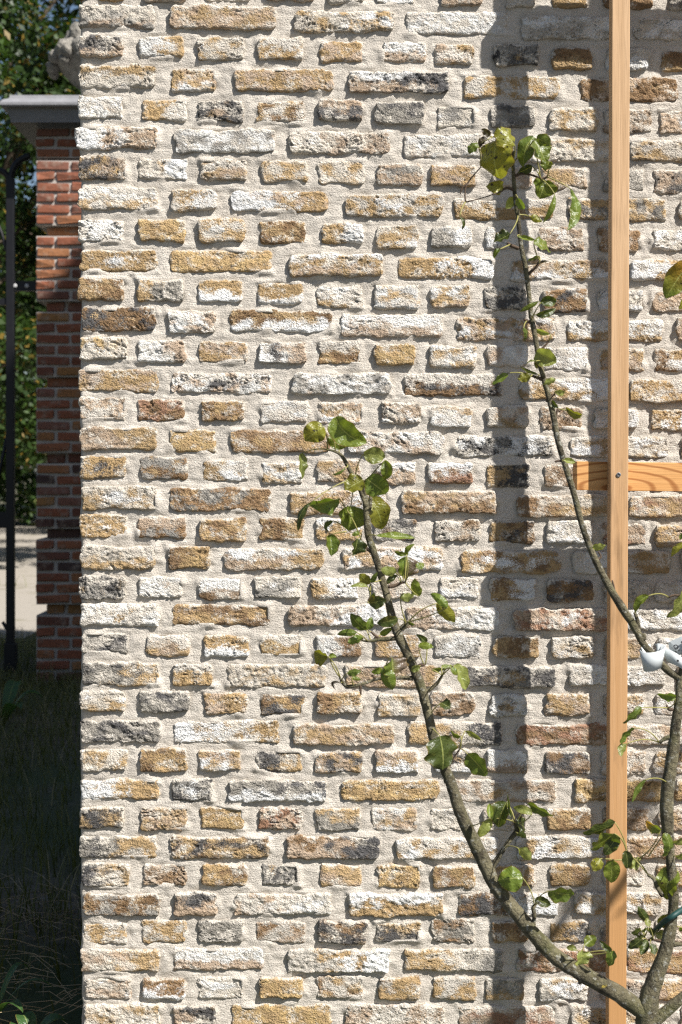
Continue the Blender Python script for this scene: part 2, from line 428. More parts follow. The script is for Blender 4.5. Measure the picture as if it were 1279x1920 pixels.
# ------------------------------------------------------------------ the brick wall
PAL = dict(W=(0.63, 0.625, 0.605), C=(0.49, 0.45, 0.39), O=(0.355, 0.248, 0.130), Y=(0.42, 0.298, 0.145), T=(0.355, 0.27, 0.195),
           B=(0.21, 0.135, 0.075), R=(0.27, 0.155, 0.10), G=(0.235, 0.22, 0.195), K=(0.080, 0.077, 0.076))
ROWS = [
 ("520,-18 640,-14 865,-9 1070,-5 1270,-2", "150 235 O,270 350 T,385 470 C,499 590 T,614 682 C,704 780 W,829 903 T,949 1002 C,1036 1099 O,1130 1224 B,1252 1335 G"),
 ("220,31 420,34 646,41 850,43 1060,52 1230,56", "150 290 CTbGs,318 520 TOs,552 740 CWrOs,760 953 WCs,977 1160 CWs,1188 1370 CWs"),
 ("190,88 300,89 415,92 525,92 640,97 757,97 853,103 967,105 1073,111 1180,113 1260,116", "147 231 KTb,260 345 WOr,370 457 COs,484 568 OCs,600 681 OTs,717 800 WTb,817 889 OTlCs,925 1010 KGs,1036 1110 BOb,1136 1216 CWb,1242 1325 BOb"),
 ("220,145 363,152 530,151 747,155 960,164 1180,168", "148 292 COt,320 406 TWbOs,440 626 OTs,654 840 TWtKr,868 1052 OCs,1086 1271 BTs"),
 ("190,202 307,207 414,209 525,210 638,208 749,213 856,219 962,219 1075,226 1180,228 1270,230", "147 232 WCs,265 350 OCr,371 457 KTc,480 570 BOsCs,595 681 TKb,703 795 GKs,820 893 CGs,920 1005 GKs,1030 1120 COs,1132 1222 TCs,1236 1320 TWc"),
 ("220,259 420,265 635,268 850,273 1040,283 1230,284", "146 296 TWl,327 516 WGs,540 731 CTr,757 945 WCs,972 1160 COt,1184 1370 COs"),
 ("190,316 306,318 420,319 533,322 640,324 748,329 850,330 1060,335 1260,340", "148 238 OTrKs,260 352 COcWr,376 465 TOsCs,490 576 COs,596 682 COs,704 792 TGs,807 892 OTs,920 1000 CTs,1015 1100 TOs,1128 1208 GCs,1224 1310 GKsTs"),
 ("220,372 364,376 525,378 740,386 940,392 1160,393", "148 295 WObCs,321 407 OWrCs,434 615 OTsWl,647 832 OWcCs,850 1035 OCt,1064 1249 GKsOs,1272 1360 OCs"),
 ("190,432 304,433 416,433 530,436 643,438 745,445 845,445 1050,449 1260,450", "148 232 WCs,259 349 OYs,373 459 OWcCs,485 575 BOs,603 684 OWr,704 786 CWbOs,806 884 GWs,910 990 CWs,1011 1095 TWc,1120 1200 BTs,1224 1310 CWs"),
 ("220,489 415,490 630,498 835,503 1040,506 1270,507", "148 293 OWc,320 509 OYs,543 718 TWtOs,745 927 OWr,957 1146 TWbOs,1182 1370 OWl"),
 ("190,543 302,544 413,546 525,551 637,557 743,557 845,556 950,560 1058,564 1260,565", "148 234 BOs,259 346 GCsOl,371 456 OWb,482 568 OWb,593 681 WObCs,700 786 WOs,807 880 WTbOs,910 986 KGs,1016 1100 BKs,1121 1205 CWs,1222 1310 TOr"),
 ("220,599 359,603 527,602 735,610 950,617 1150,620", "151 293 BKs,315 403 WTr,431 623 BOsWb,640 831 WTb,856 1041 OWsTs,1064 1244 WOb,1267 1360 TBs"),
 ("194,654 304,659 418,660 530,662 636,661 740,665 850,669 950,666 1060,672 1260,675", "148 240 CYs,260 348 WTr,373 463 OTs,485 575 WKsTr,597 676 BOsCt,701 779 OYs,806 893 WOs,911 991 WTl,1015 1103 WCs,1124 1208 OTs,1225 1310 WOtBl"),
 ("220,713 415,718 640,720 850,722 1060,730 1270,733", "148 296 OTs,321 510 WTsKc,548 732 WGs,757 944 BKsCt,974 1146 OCtWr,1180 1365 OCs"),
 ("193,765 300,768 418,770 530,772 640,775 752,774 846,781 950,781 1053,784 1260,788", "149 237 TCs,257 346 BRs,377 460 OBs,487 578 WTsCs,600 681 OWbTs,715 790 TWs,809 884 WOt,911 991 TObCs,1014 1092 TBs,1114 1195 CWs,1219 1305 OWr"),
 ("222,823 362,827 525,828 745,831 945,837 1160,838", "149 295 TOr,318 406 OYs,432 618 OTsBs,650 831 WCsTs,853 1038 KGsWs,1069 1253 COsWs,1276 1360 TOs"),
 ("192,876 307,878 423,882 528,885 634,883 743,886 845,888 952,891 1060,893 1270,895", "148 237 OKs,263 352 BGs,381 466 OWrCs,490 567 WOs,593 676 TOs,703 781 TWt,803 887 BRsWt,913 992 KOl,1020 1100 TBs,1130 1212 CTs,1228 1310 OTs"),
 ("222,933 413,936 630,943 842,942 1055,949 1270,950", "150 296 COsWc,320 507 BGs,542 725 OWrTs,753 932 TOsBb,969 1142 COsBl,1178 1365 TRsOs"),
 ("193,986 304,990 417,994 528,992 635,992 740,993 858,996 960,998 1067,997 1270,1005", "148 238 OWc,259 349 BGsTt,373 462 OBs,487 570 BOs,593 678 OWt,701 779 KBsGs,815 901 TBsCs,917 1003 BKsOl,1024 1111 CWs,1130 1211 TRs,1228 1310 OTs"),
 ("222,1045 355,1045 514,1048 737,1047 956,1053 1165,1054", "150 293 COb,315 396 OYsBl,420 607 TWtOr,642 832 TOsWs,862 1050 OBsWc,1074 1255 WCsOr,1278 1360 CTs"),
 ("192,1101 300,1100 414,1103 520,1100 628,1103 740,1102 860,1102 962,1105 1070,1107 1270,1110", "149 235 KGs,260 343 WCs,373 454 WBb,477 565 CGs,584 673 WOl,697 785 CTs,825 897 CWb,919 1005 BOsWr,1027 1113 BKs,1130 1216 CTs,1228 1310 CWs"),
 ("226,1152 415,1153 630,1154 850,1159 1050,1161 1270,1162", "154 299 WOcCs,323 507 OBs,539 726 TWr,760 936 WTl,961 1146 RWcTs,1172 1360 CWs"),
 ("197,1205 315,1210 425,1212 528,1209 635,1210 745,1212 858,1213 967,1213 1070,1214 1270,1216", "152 242 GKsCs,275 356 TOsCt,382 468 OWb,488 567 OYsCt,593 678 WBr,703 789 OTsWc,815 901 WGs,924 1010 BOs,1032 1111 WCsOs,1133 1208 TOs,1230 1310 WCs"),
 ("226,1263 362,1264 520,1267 735,1268 957,1269 1160,1266", "154 299 GKsOr,323 401 OCt,427 611 COs,650 823 TOs,873 1042 KGsOc,1069 1248 WCs,1270 1360 TCs"),
 ("194,1314 308,1315 422,1319 530,1321 636,1318 750,1322 848,1317 953,1322 1064,1320 1270,1320", "151 237 COb,262 354 GKs,382 462 OTs,487 571 OBsKs,595 678 OBs,708 790 COs,806 890 TBs,916 990 WOc,1022 1106 OTs,1130 1209 TWsOs,1229 1310 WTs"),
 ("227,1371 425,1372 643,1376 850,1375 1055,1376 1270,1378", "153 302 GKs,326 523 OCsWl,548 738 TOs,765 941 COlKr,967 1146 BTsRs,1172 1360 TCs"),
 ("195,1425 307,1425 412,1426 523,1427 634,1430 745,1428 855,1428 950,1427 1064,1430 1270,1430", "152 238 COs,262 352 OBs,373 452 TWsOs,480 567 KOr,590 678 OTsKs,704 784 OTtWb,815 889 KWb,912 990 WTb,1022 1106 BTsKs,1127 1211 TCs,1225 1310 OCs"),
 ("225,1480 360,1480 520,1482 732,1481 948,1482 1160,1481", "151 299 OWl,321 399 KGsWc,429 614 GKrWb,640 825 OYs,854 1042 TOcCs,1077 1240 OYs,1265 1350 OBs"),
 ("193,1532 308,1535 417,1534 525,1535 634,1535 740,1536 845,1536 1066,1535 1270,1535", "151 235 KOs,265 352 TOs,376 459 OYs,484 567 RTs,592 676 GOt,698 782 WOsTs,807 882 CGs,905 985 CTs,1025 1107 BOs,1130 1217 BTs,1235 1315 TOs"),
 ("223,1588 413,1588 624,1588 840,1590 1040,1589 1250,1589", "151 295 GKsOr,321 506 KBsOs,536 712 BTsKr,742 936 OWsCs,968 1150 COsWs,1172 1360 BTs"),
 ("198,1640 308,1640 420,1640 527,1640 640,1641 747,1641 850,1642 1066,1640 1270,1640", "154 242 COsKl,267 350 TBs,379 463 OBs,491 562 KGs,601 678 TOs,706 789 OYs,811 890 OBs,925 1002 OTs,1028 1107 OBs,1130 1208 CTs,1232 1312 OTs"),
 ("226,1696 368,1695 531,1695 742,1695 950,1696 1160,1693", "154 299 BGs,327 409 TKt,440 622 TWrCs,653 831 OWt,859 1046 BKsWr,1077 1241 WCsOs,1266 1350 CTs"),
 ("198,1749 307,1746 415,1746 527,1747 642,1747 747,1747 850,1744 956,1746 1068,1747 1270,1745", "156 240 OCs,265 349 OCs,374 457 GCs,481 572 BTsCs,598 686 KBs,704 790 KOt,811 890 GBs,921 992 BOs,1030 1108 OKr,1126 1205 GTs,1228 1310 CTs"),
 ("226,1800 410,1798 634,1801 850,1800 1055,1801 1270,1801", "154 298 CTsOr,324 495 WTb,539 729 OWrCl,759 942 CGrOl,969 1146 RTsBs,1174 1360 ORs"),
 ("200,1853 306,1852 414,1852 528,1849 638,1850 748,1852 852,1853 948,1853 1057,1855 1270,1855", "156 246 CTs,265 348 BWb,371 457 CWs,485 570 OYs,595 681 OBsCs,711 786 OBs,812 893 OCs,911 982 GOb,1011 1103 GOtWs,1126 1208 GTs,1230 1310 OTs"),
 ("228,1903 365,1905 528,1905 740,1905 950,1907 1160,1905", "156 301 COs,324 406 KTl,435 622 YOs,648 832 TCs,860 1040 TRs,1071 1250 COs,1275 1360 TOs"),
]

def outline_fix(spec):
    base = spec[0]; pa = [(spec[i], spec[i + 1]) for i in range(1, len(spec) - 1, 2)]
    return base, pa

def brick_data(w, h, prot, seed, spec, res, back):
    rr = random.Random(seed); sd = seed * 7.13
    nx = max(6, int(round(w / res))); ny = max(5, int(round(h / res)))
    s = np.linspace(-1, 1, nx + 1); t = np.linspace(-1, 1, ny + 1)
    # crowd the samples a little towards the arrises
    s = np.sign(s) * (1 - (1 - np.abs(s)) ** 1.12); t = np.sign(t) * (1 - (1 - np.abs(t)) ** 1.06)
    Sg, Tg = np.meshgrid(s, t)
    pw = rr.choice((5, 7, 9, 12)); aspect = w / h
    a_s = np.abs(Sg) ** (pw * min(aspect, 3)); a_t = np.abs(Tg) ** pw
    m = np.maximum(np.abs(Sg), np.abs(Tg))
    k = np.where(m > 0, 1.0 / np.maximum(1e-6, (a_s + a_t)) ** (1.0 / (pw * 1.6)), 1.0); k = np.minimum(k, 1.0)
    x = Sg * k * w / 2; y = Tg * k * h / 2
    tilt = rr.uniform(-0.02, 0.02)
    y = y + x * tilt * 0.5
    ex = 0.0042 * pn(y / 0.016 + sd, np.sign(Sg) * 3.7, 1.5) + 0.0014 * pn(y / 0.006 + sd, np.sign(Sg) * 9.1, 4.5)
    ey = 0.0036 * pn(x / 0.024 + sd, np.sign(Tg) * 5.3, 8.5) + 0.0015 * pn(x / 0.008 + sd, np.sign(Tg) * 2.9, 6.5)
    ex = ex + 0.0028 * pn(y / 0.05 + sd, np.sign(Sg) * 6.1, 3.5); ey = ey + 0.0028 * pn(x / 0.055 + sd, np.sign(Tg) * 7.9, 5.5)
    x = x + np.sign(Sg) * np.abs(Sg) ** 3 * (ex - 0.0004); y = y + np.sign(Tg) * np.abs(Tg) ** 3 * (ey - 0.0002)
    e = np.minimum((1 - np.abs(Sg)) * w / 2, (1 - np.abs(Tg)) * h / 2)
    e = e + 0.0025 * pn(x / 0.012, y / 0.012, sd + 2)
    Rr = rr.uniform(0.004, 0.0085)
    q = np.clip(1 - e / Rr, 0, 1)
    z = prot - Rr * 0.62 * (1 - np.sqrt(1 - np.minimum(q, 0.999) ** 2))
    rough = rr.uniform(0.75, 1.6) * (0.8 if spec[0] in 'OYB' else 1.05)
    style = rr.choice((0, 0, 0, 1, 1, 2)); k_st, k_cr, k_lu = ((1.55, 1.25, 0.45), (0.8, 0.8, 1.15), (0.5, 1.0, 0.35))[style]
    ang = rr.choice((0.1, -0.2, 0.5, -0.6, 0.9, 0.25, -0.35)); ca, sa = math.cos(ang), math.sin(ang)
    u = x * ca + y * sa; v = -x * sa + y * ca
    wx = 0.006 * pn(x / 0.03, y / 0.03, sd + 11); wy = 0.006 * pn(x / 0.03, y / 0.03, sd + 17)
    n0 = pn(x / 0.045, y / 0.030, sd)
    z = z + 0.0022 * n0
    strat = pn((u + wx) / 0.030, (v + wy) / 0.0085, sd + 5)
    msk = np.clip(0.55 + 1.2 * pn(x / 0.04, y / 0.03, sd + 23), 0, 1)
    saw = (strat * 2.2) % 1.0
    z = z + rough * k_st * msk * 0.0030 * (saw - 0.5) * np.clip(np.abs(strat) * 3, 0.3, 1)
    cr = pn((u + 1.5 * wx) / 0.022, (v + 1.5 * wy) / 0.007, sd + 31)
    z = z - rough * k_cr * 0.0036 * np.exp(-(cr / 0.075) ** 2) * np.clip(0.1 + 1.3 * pn(x / 0.03, y / 0.03, sd + 37), 0, 1)
    lump = pn(x / 0.011, y / 0.009, sd + 41)
    z = z + rough * k_lu * (0.0014 * lump + 0.0006 * pn(x / 0.0065, y / 0.0065, sd + 43))
    # spalled hollows
    ho = pn(x / 0.028 + 3, y / 0.02, sd + 47)
    z = z - 0.0018 * np.clip((ho - 0.38) * 3, 0, 1)
    edgefade = np.clip(e / 0.004, 0, 1)
    sx = x / (w / 2); sy = y / (h / 2)
    base, pa = outline_fix(spec)
    lowf = pn(x / 0.032, y / 0.022, sd + 53); lowf2 = pn(x / 0.026, y / 0.018, sd + 59)
    masks = []
    for i in range(2):
        nz = lowf if i == 0 else lowf2
        if i < len(pa):
            ps = pa[i][1]
            if ps == 's': f = 0.47 + 0.62 * nz
            elif ps == 'c': f = 0.72 - 0.75 * np.sqrt((sx * 1.1) ** 2 + (sy * 0.75) ** 2) + 0.45 * nz
            else:
                d = {'l': -sx, 'r': sx, 't': sy, 'b': -sy}[ps]
                f = 0.40 + 0.62 * d + 0.55 * nz
        elif i == 1:
            f = 0.15 + 0.55 * nz
        else:
            f = np.full_like(x, 0.0)
        masks.append(f)
    if any(c == 'W' and p for c, p in pa[:1]):
        z = z + 0.0012 * np.clip((masks[0] - 0.4) * 5, 0, 1) * edgefade
    third = PAL[pa[1][0]] if len(pa) > 1 else PAL[{'O': 'C', 'Y': 'C', 'T': 'C', 'B': 'O', 'R': 'C', 'G': 'C', 'K': 'O', 'C': 'W', 'W': 'T'}[base]]
    second = PAL[pa[0][0]] if pa else PAL[base]
    smear = 0.34 + 0.30 * np.clip(1 - e / 0.006, 0, 1) * (0.7 + 0.5 * np.sign(sy)) + 0.42 * pn(x / 0.03, y / 0.02, sd + 61) - 0.02
    if base in 'OYB': smear = smear - 0.08
    jit = [1 + rr.uniform(-0.12, 0.12)] * 3
    def cc(c):
        b = rr.uniform(0.86, 1.12); return [min(0.85, q_ * b) for q_ in c]
    c1 = cc(PAL[base]); c2 = cc(second); c3 = cc(third)
    V = np.stack([x.ravel(), -z.ravel(), y.ravel()], 1)
    idx = np.arange((nx + 1) * (ny + 1)).reshape(ny + 1, nx + 1)
    Q = np.stack([idx[:-1, :-1].ravel(), idx[:-1, 1:].ravel(), idx[1:, 1:].ravel(), idx[1:, :-1].ravel()], 1)
    ring = np.concatenate([idx[0, :-1], idx[:-1, -1], idx[-1, :0:-1], idx[:0:-1, 0]])
    n = len(V); B = V[ring].copy(); M1 = V[ring].copy(); M1[:, 1] += 0.004; B[:, 1] = back
    V = np.concatenate([V, M1, B]); L = len(ring)
    r1 = n + np.arange(L); r2 = n + L + np.arange(L)
    def band(a, b): return np.stack([a, b, np.roll(b, -1), np.roll(a, -1)], 1)
    Q = np.concatenate([Q, band(ring, r1), band(r1, r2)])
    mk = np.stack([masks[0].ravel(), masks[1].ravel(), smear.ravel()], 1)
    mk = np.concatenate([mk, mk[ring], mk[ring]])
    return V, Q, mk, c1, c2, c3

def brick_obj(d, loc, parent):
    V, Q, mk, c1, c2, c3 = d
    me = np_mesh("brick", V, Q); n = len(V)
    set_col(me, 'msk', mk)
    for nm, c in (('c1', c1), ('c2', c2), ('c3', c3)): set_col(me, nm, np.tile(np.array(c, np.float32), (n, 1)))
    return obj("brick", me, M_BRICK, parent, loc)

def joined_bricks(name, items, parent):
    Vs, Qs, mks, cs = [], [], [], [[], [], []]; b = 0
    for (V, Q, mk, c1, c2, c3), loc, rotz in items:
        if rotz:
            V = V.copy(); X = V[:, 0].copy(); c, s_ = math.cos(rotz), math.sin(rotz)
            V[:, 0], V[:, 1] = c * X - s_ * V[:, 1], s_ * X + c * V[:, 1]
        Vs.append(V + np.array(loc)); Qs.append(Q + b); mks.append(mk); b += len(V)
        for i, c in enumerate((c1, c2, c3)): cs[i].append(np.tile(np.array(c), (len(V), 1)))
    me = np_mesh(name, np.concatenate(Vs), np.concatenate(Qs))
    set_col(me, 'msk', np.concatenate(mks))
    for i in range(3): set_col(me, 'c%d' % (i + 1), np.concatenate(cs[i]))
    o = obj(name, me, M_BRICK, parent); o["kind"] = "stuff"; return o

house = empty("brick_wall", (0, 0, 0), "tall gable wall of weathered ochre, white and charcoal bricks with wide pale mortar", "wall")
XL = (152 - CXP) * S
recs = []        # all bricks of the face: centre x, y, w, h in photo px, spec
for ri, (ys, bs) in enumerate(ROWS):
    yy = np.array([[float(q) for q in p.split(',')] for p in ys.split()])
    for k, it in enumerate(bs.split(',')):
        a, b, spec = it.split(); a = float(a) + (R.uniform(-3.0, 2.5) if k == 0 else 0.0); b = float(b); cx = (a + b) / 2
        cy = float(np.interp(cx, yy[:, 0], yy[:, 1]))
        recs.append([cx, cy, b - a, 43 + R.uniform(-4.5, 1.0), spec, ri * 40 + k + 1])
extra = []
SPECS = ["OTs", "OYs", "COs", "WCs", "TOs", "BOs", "GKs", "TWs", "OWr", "KGs", "CTs", "WOb"]
for ri in range(-4, 39):
    base_y = (-5 + 56.2 * (ri)) if ri < 0 else (np.interp(ri, range(len(ROWS)), [float(r[0].split()[-1].split(',')[1]) for r in ROWS]) if ri < len(ROWS) else 1905 + (ri - 35) * 53)
    header = ri % 2 == 0
    pitch, w = (110, 86) if header else (208, 186)
    if 0 <= ri < len(ROWS):
        x = max(float(q.split()[1]) for q in ROWS[ri][1].split(',')) + 22
    else:
        x = 152
        if not header:
            extra.append([152 + 72, base_y, 144, 43, R.choice(SPECS), 5000 + ri * 50]); x = 322
    k = 0
    while x < 1950:
        extra.append([x + w / 2, base_y - (14 * (1 - (x - 152) / 1100) if ri < 0 else 0), w + R.uniform(-5, 5), 43, R.choice(SPECS), 5000 + ri * 50 + k + 1]); x += pitch; k += 1
def vis_area(r):
    x0, x1 = max(r[0] - r[2] / 2, 148), min(r[0] + r[2] / 2, 1279)
    y0, y1 = max(r[1] - 21, 0), min(r[1] + 21, 1920)
    ov = max(0, min(x1, 1180) - max(x0, 1147))
    return max(0, x1 - x0 - ov) * max(0, y1 - y0)
recs.sort(key=lambda r: -vis_area(r))
stuff = []
for i, (cx, cy, w, h, spec, seed) in enumerate(recs + extra):
    inframe = i < len(recs)
    corner = cx - w / 2 < 160
    rr = random.Random(seed + 900)
    prot = rr.uniform(0.0035, 0.0105) + 0.0015 * float(pn(cx / 300, cy / 300, 7.7))
    if cx < 560 and cy > 450: prot -= 0.0012
    back = 0.10 if corner else 0.02
    d = brick_data(w * S, h * S, prot, seed, spec, 0.0020 if inframe else 0.005, back)
    loc = ((cx - CXP) * S, 0.0, H - (cy - HY) * S)
    if i < 300 and inframe:
        brick_obj(d, loc, house)
    else:
        stuff.append((d, loc, 0))
# the return face round the corner
for ri in range(-4, 38):
    zz = H - (31 + 53.6 * (ri - 1) - HY) * S
    if zz < 0.03: continue
    y = 0.125 if ri % 2 else 0.21
    k = 0
    while y < 1.0:
        w = 0.19 if (ri % 2) == 0 else 0.095
        d = brick_data(w, 0.047, 0.007, 9000 + ri * 40 + k, R.choice(SPECS), 0.006, 0.02)
        stuff.append((d, (XL, y + w / 2, zz), -math.pi / 2)); y += w + 0.024; k += 1
joined_bricks("far_bricks", stuff, house)

# mortar bed: a real height field between and behind the bricks
def mortar_sheet():
    res = 0.0030
    x0, x1 = XL, (1290 - CXP) * S
    z0, z1 = -0.02, H + (HY + 40) * S
    nx = int((x1 - x0) / res); nz = int((z1 - z0) / res)
    X, Z = np.meshgrid(np.linspace(x0, x1, nx), np.linspace(z0, z1, nz))
    hgt = 0.0024 * pn(X / 0.07, Z / 0.05, 1.2) + 0.0016 * pn(X / 0.025, Z / 0.016, 4.2) + 0.0012 * pn(X / 0.05, Z / 0.011, 9.2) \
        + 0.0008 * pn(X / 0.011, Z / 0.010, 2.2)
    # mortar pushed up beside some bricks, cut back beside others; sunk behind every brick
    inner = np.full_like(X, -1.0)
    for cx, cy, w, h, spec, seed in recs:
        bx, bz = (cx - CXP) * S, H - (cy - HY) * S
        i0 = max(0, int((bx - w * S / 2 - 0.03 - x0) / res)); i1 = min(nx, int((bx + w * S / 2 + 0.03 - x0) / res) + 1)
        j0 = max(0, int((bz - h * S / 2 - 0.03 - z0) / res)); j1 = min(nz, int((bz + h * S / 2 + 0.03 - z0) / res) + 1)
        if i1 <= i0 or j1 <= j0: continue
        dd = np.minimum(w * S / 2 - np.abs(X[j0:j1, i0:i1] - bx), h * S / 2 - np.abs(Z[j0:j1, i0:i1] - bz))
        inner[j0:j1, i0:i1] = np.maximum(inner[j0:j1, i0:i1], dd)
    rise = np.clip(pn(X / 0.06, Z / 0.035, 33.0) * 1.6 - 0.1, 0, 1)
    near = np.clip(1 + inner / 0.010, 0, 1)
    hgt = hgt + 0.0072 * rise * near - 0.0015 * np.clip(near - rise, 0, 1)
    hgt = np.where(inner > 0.007, -0.010, hgt)
    # round the corner at the left
    ed = np.clip(1 - (X - x0) / 0.008, 0, 1)
    Xo = X + (0.003 * pn(Z / 0.03, 0.5, 0.5) + 0.004 * pn(Z / 0.2, 1.5, 0.5)) * ed
    hgt = hgt - 0.008 * (1 - np.sqrt(1 - np.minimum(ed, 0.999) ** 2))
    V = np.stack([Xo.ravel(), -hgt.ravel(), Z.ravel()], 1)
    i = np.arange(nx * nz).reshape(nz, nx)
    Q = np.stack([i[:-1, :-1].ravel(), i[:-1, 1:].ravel(), i[1:, 1:].ravel(), i[1:, :-1].ravel()], 1)
    # return of the corner
    n = len(V); e = i[:, 0]; B = V[e].copy(); B[:, 1] = 0.06; V = np.concatenate([V, B]); r = n + np.arange(nz)
    Q = np.concatenate([Q, np.stack([r[:-1], e[:-1], e[1:], r[1:]], 1)])
    return np_mesh("mortar", V, Q)
obj("mortar", mortar_sheet(), M_MORTAR, house)
def core():
    m = MB(); yb = 1.1; xr = 4.8; xe = 10.1; ze = 3.1; zr = 11.6; xl = XL + 0.003
    pts = [(xl, -0.05), (xe, -0.05), (xe, ze), (xr, zr), (xl, ze)]
    V = [(x, 0.014, z) for x, z in pts] + [(x, yb, z) for x, z in pts]
    m.add(V, [(0, 1, 2, 3, 4), (9, 8, 7, 6, 5), (0, 4, 9, 5), (1, 6, 7, 2), (0, 5, 6, 1)])
    return m
core().build("wall_core", M_MORTAR, house)
mr = MB()
for sgn, xe in ((-1, XL + 0.003), (1, 10.1)):
    a = Vector((xe, 0, 3.1)); b = Vector((4.8, 0, 11.6)); n = Vector((-(b - a).z, 0, (b - a).x)).normalized() * (0.10 if sgn < 0 else -0.10)
    V = []
    for y in (0.016, 1.14):
        for p in (a, b, b + n, a + n): V.append((p.x, y, p.z))
    mr.add(V, [(0, 1, 2, 3), (7, 6, 5, 4), (0, 4, 5, 1), (1, 5, 6, 2), (2, 6, 7, 3), (3, 7, 4, 0)])
mr.build("coping", M_TILE, house)

# ------------------------------------------------------------------ trellis
Z1, Z2, Z3 = 0.110, 0.158, 0.193
tre = empty("trellis", P(1163, 2000, -Z3), "pale pine trellis of upright slats screwed over horizontal rails in front of the brick wall", "trellis")
tre.location = (0, 0, 0)
def slat(xt, xb, wd):
    a = P(xt, 0, -Z3); b = P(xb, 1920, -Z3)
    dx = (b.x - a.x) / (a.z - b.z)
    m = MB(); zt, zb = 3.0, -0.12
    m.box((-wd / 2, -(Z3 - Z2) / 2 + 0.0005, zb), (wd / 2, (Z3 - Z2) / 2 - 0.0005, zt), 0.0018)
    m.v = [(x + (H - z) * dx, y, z) for x, y, z in m.v]
    xm = a.x + (a.z - H) * dx
    return m.build("slat", M_SLAT, tre, loc=None), xm, dx
WS = 33.5 * (D0 - Z3) / F
o1, xm1, dx1 = slat(1165, 1158, WS); o1.location = (xm1, -(Z2 + Z3) / 2, 0)
o2, xm2, dx2 = slat(1356, 1350, WS); o2.location = (xm2, -(Z2 + Z3) / 2, 0)
o3, xm3, dx3 = slat(1690, 1688, WS); o3.location = (xm3, -(Z2 + Z3) / 2, 0)
def rail(yc, slope):
    zc = P(0, yc, -Z2).z; xl = P(1081.5, 0, -Z2).x; hh = 54 * (D0 - Z2) / F
    m = MB(); m.box((0, -(Z2 - Z1) / 2, -hh / 2), (1.6, (Z2 - Z1) / 2, hh / 2), 0.0015)
    m.v = [(x, y, z - x * slope) for x, y, z in m.v]
    o = m.build("rail", M_RAIL, tre); o.location = (xl, -(Z1 + Z2) / 2, zc); return o
r1 = rail(892, 0.014); 
sp_ = 1015 * S
r2 = rail(892, 0.014); r2.location.z += sp_
r3 = rail(892, 0.010); r3.location.z -= sp_ + 0.04
def screw(p):
    m = MB()
    prof = [(0.0, 0.0), (0.0042, 0.0), (0.0044, 0.0012), (0.0030, 0.0016), (0.0016, 0.0004), (0.0, 0.0004)]
    n = 14; V = []; Fc = []
    for r, y in prof[1:-1]:
        for k in range(n):
            th = 2 * math.pi * k / n; V.append((r * math.cos(th), -y, r * math.sin(th)))
    for i in range(3):
        for k in range(n): Fc.append((i * n + k, i * n + (k + 1) % n, (i + 1) * n + (k + 1) % n, (i + 1) * n + k))
    Fc.append(tuple(3 * n + k for k in range(n)))
    m.add(V, Fc); o = m.build("screw", M_SCREW, tre); o.location = p
    c = MB()
    for a in (0.4, 0.4 + math.pi / 2):
        d = Vector((math.cos(a), 0, math.sin(a))); e = Vector((-d.z, 0, d.x))
        c.add([d * 0.0022 * i + e * 0.0005 * j + Vector((0, -0.0014 - (0.0003 if k_ else 0), 0)) for i, j, k_ in ((-1, -1, 0), (1, -1, 0), (1, 1, 0), (-1, 1, 0), (-1, -1, 1), (1, -1, 1), (1, 1, 1), (-1, 1, 1))],
              [(0, 1, 2, 3), (7, 6, 5, 4), (0, 4, 5, 1), (1, 5, 6, 2), (2, 6, 7, 3), (3, 7, 4, 0)])
    q = c.build("screw_slot", M_INK, o); return o
screw(P(1160, 890, -Z3) + Vector((0, -0.0002, 0)))
s2 = P(1166, 890, -Z3); screw((s2.x + 0.003, s2.y - 0.0002, s2.z + sp_))

# ------------------------------------------------------------------ pear tree
TY = -1.0
DT = D0 + TY
tree = empty("pear_tree", (P(1213, 0, TY).x, TY, 0), "young trained pear tree with lichen spotted limbs and sparse spotted leaves in front of trellis", "tree")
troot = tree.location.copy()
branch_pts = []     # for attaching leaf stalks
def limb(name, pts, mat=M_BARK, n=12, sub=5, noise=0.10, depth=None, register=True, knob=0.0, parent=None):
    """pts: (x, y, width px[, extra depth])"""
    sc_ = lambda p: p[2] * (np.interp(p[1], [1300, 1600, 1900], [0.80, 0.74, 0.70]) if name in ('trunk', 'branch') and p[2] > 15.5 and p[0] < 1290 and not (name == 'trunk' and p[1] < 1600) else 1.0)
    full = [(p[0], p[1], sc_(p), (p[3] if len(p) > 3 else 0.0)) for p in pts]
    sm = smooth_path(full, sub)
    P3 = [P(q[0], q[1], TY + q[3]) for q in sm]
    rad = [max(0.0006, q[2] / 2 * DT / F) for q in sm]
    for i in range(len(rad)):
        rad[i] *= 1 + knob * max(0, float(pn(i * 0.55, len(pts) * 1.7, 3.1))) 
    if register:
        for q, p in zip(sm, P3): branch_pts.append((q[0], q[1], p))
    m = MB(); m.tube(P3, rad, n, True, noise, len(pts))
    m.v = [tuple(Vector(p) - troot) for p in m.v]
    o = m.build(name, mat, tree, True); return o
limb("trunk", [(1214, 2390, 78), (1216, 2150, 70), (1214, 2000, 62), (1213, 1925, 58), (1217, 1875, 52), (1230, 1832, 44), (1246, 1790, 36), (1257, 1742, 31), (1263, 1700, 26), (1261, 1655, 28), (1257, 1605, 24), (1252, 1560, 23), (1250, 1500, 25), (1256, 1450, 24), (1264, 1390, 21), (1271, 1330, 17), (1276, 1280, 15), (1288, 1220, 14), (1320, 1120, 13), (1365, 980, 12), (1400, 820, 11), (1405, 640, 9), (1390, 540, 6)], n=16, noise=0.13, knob=0.12)
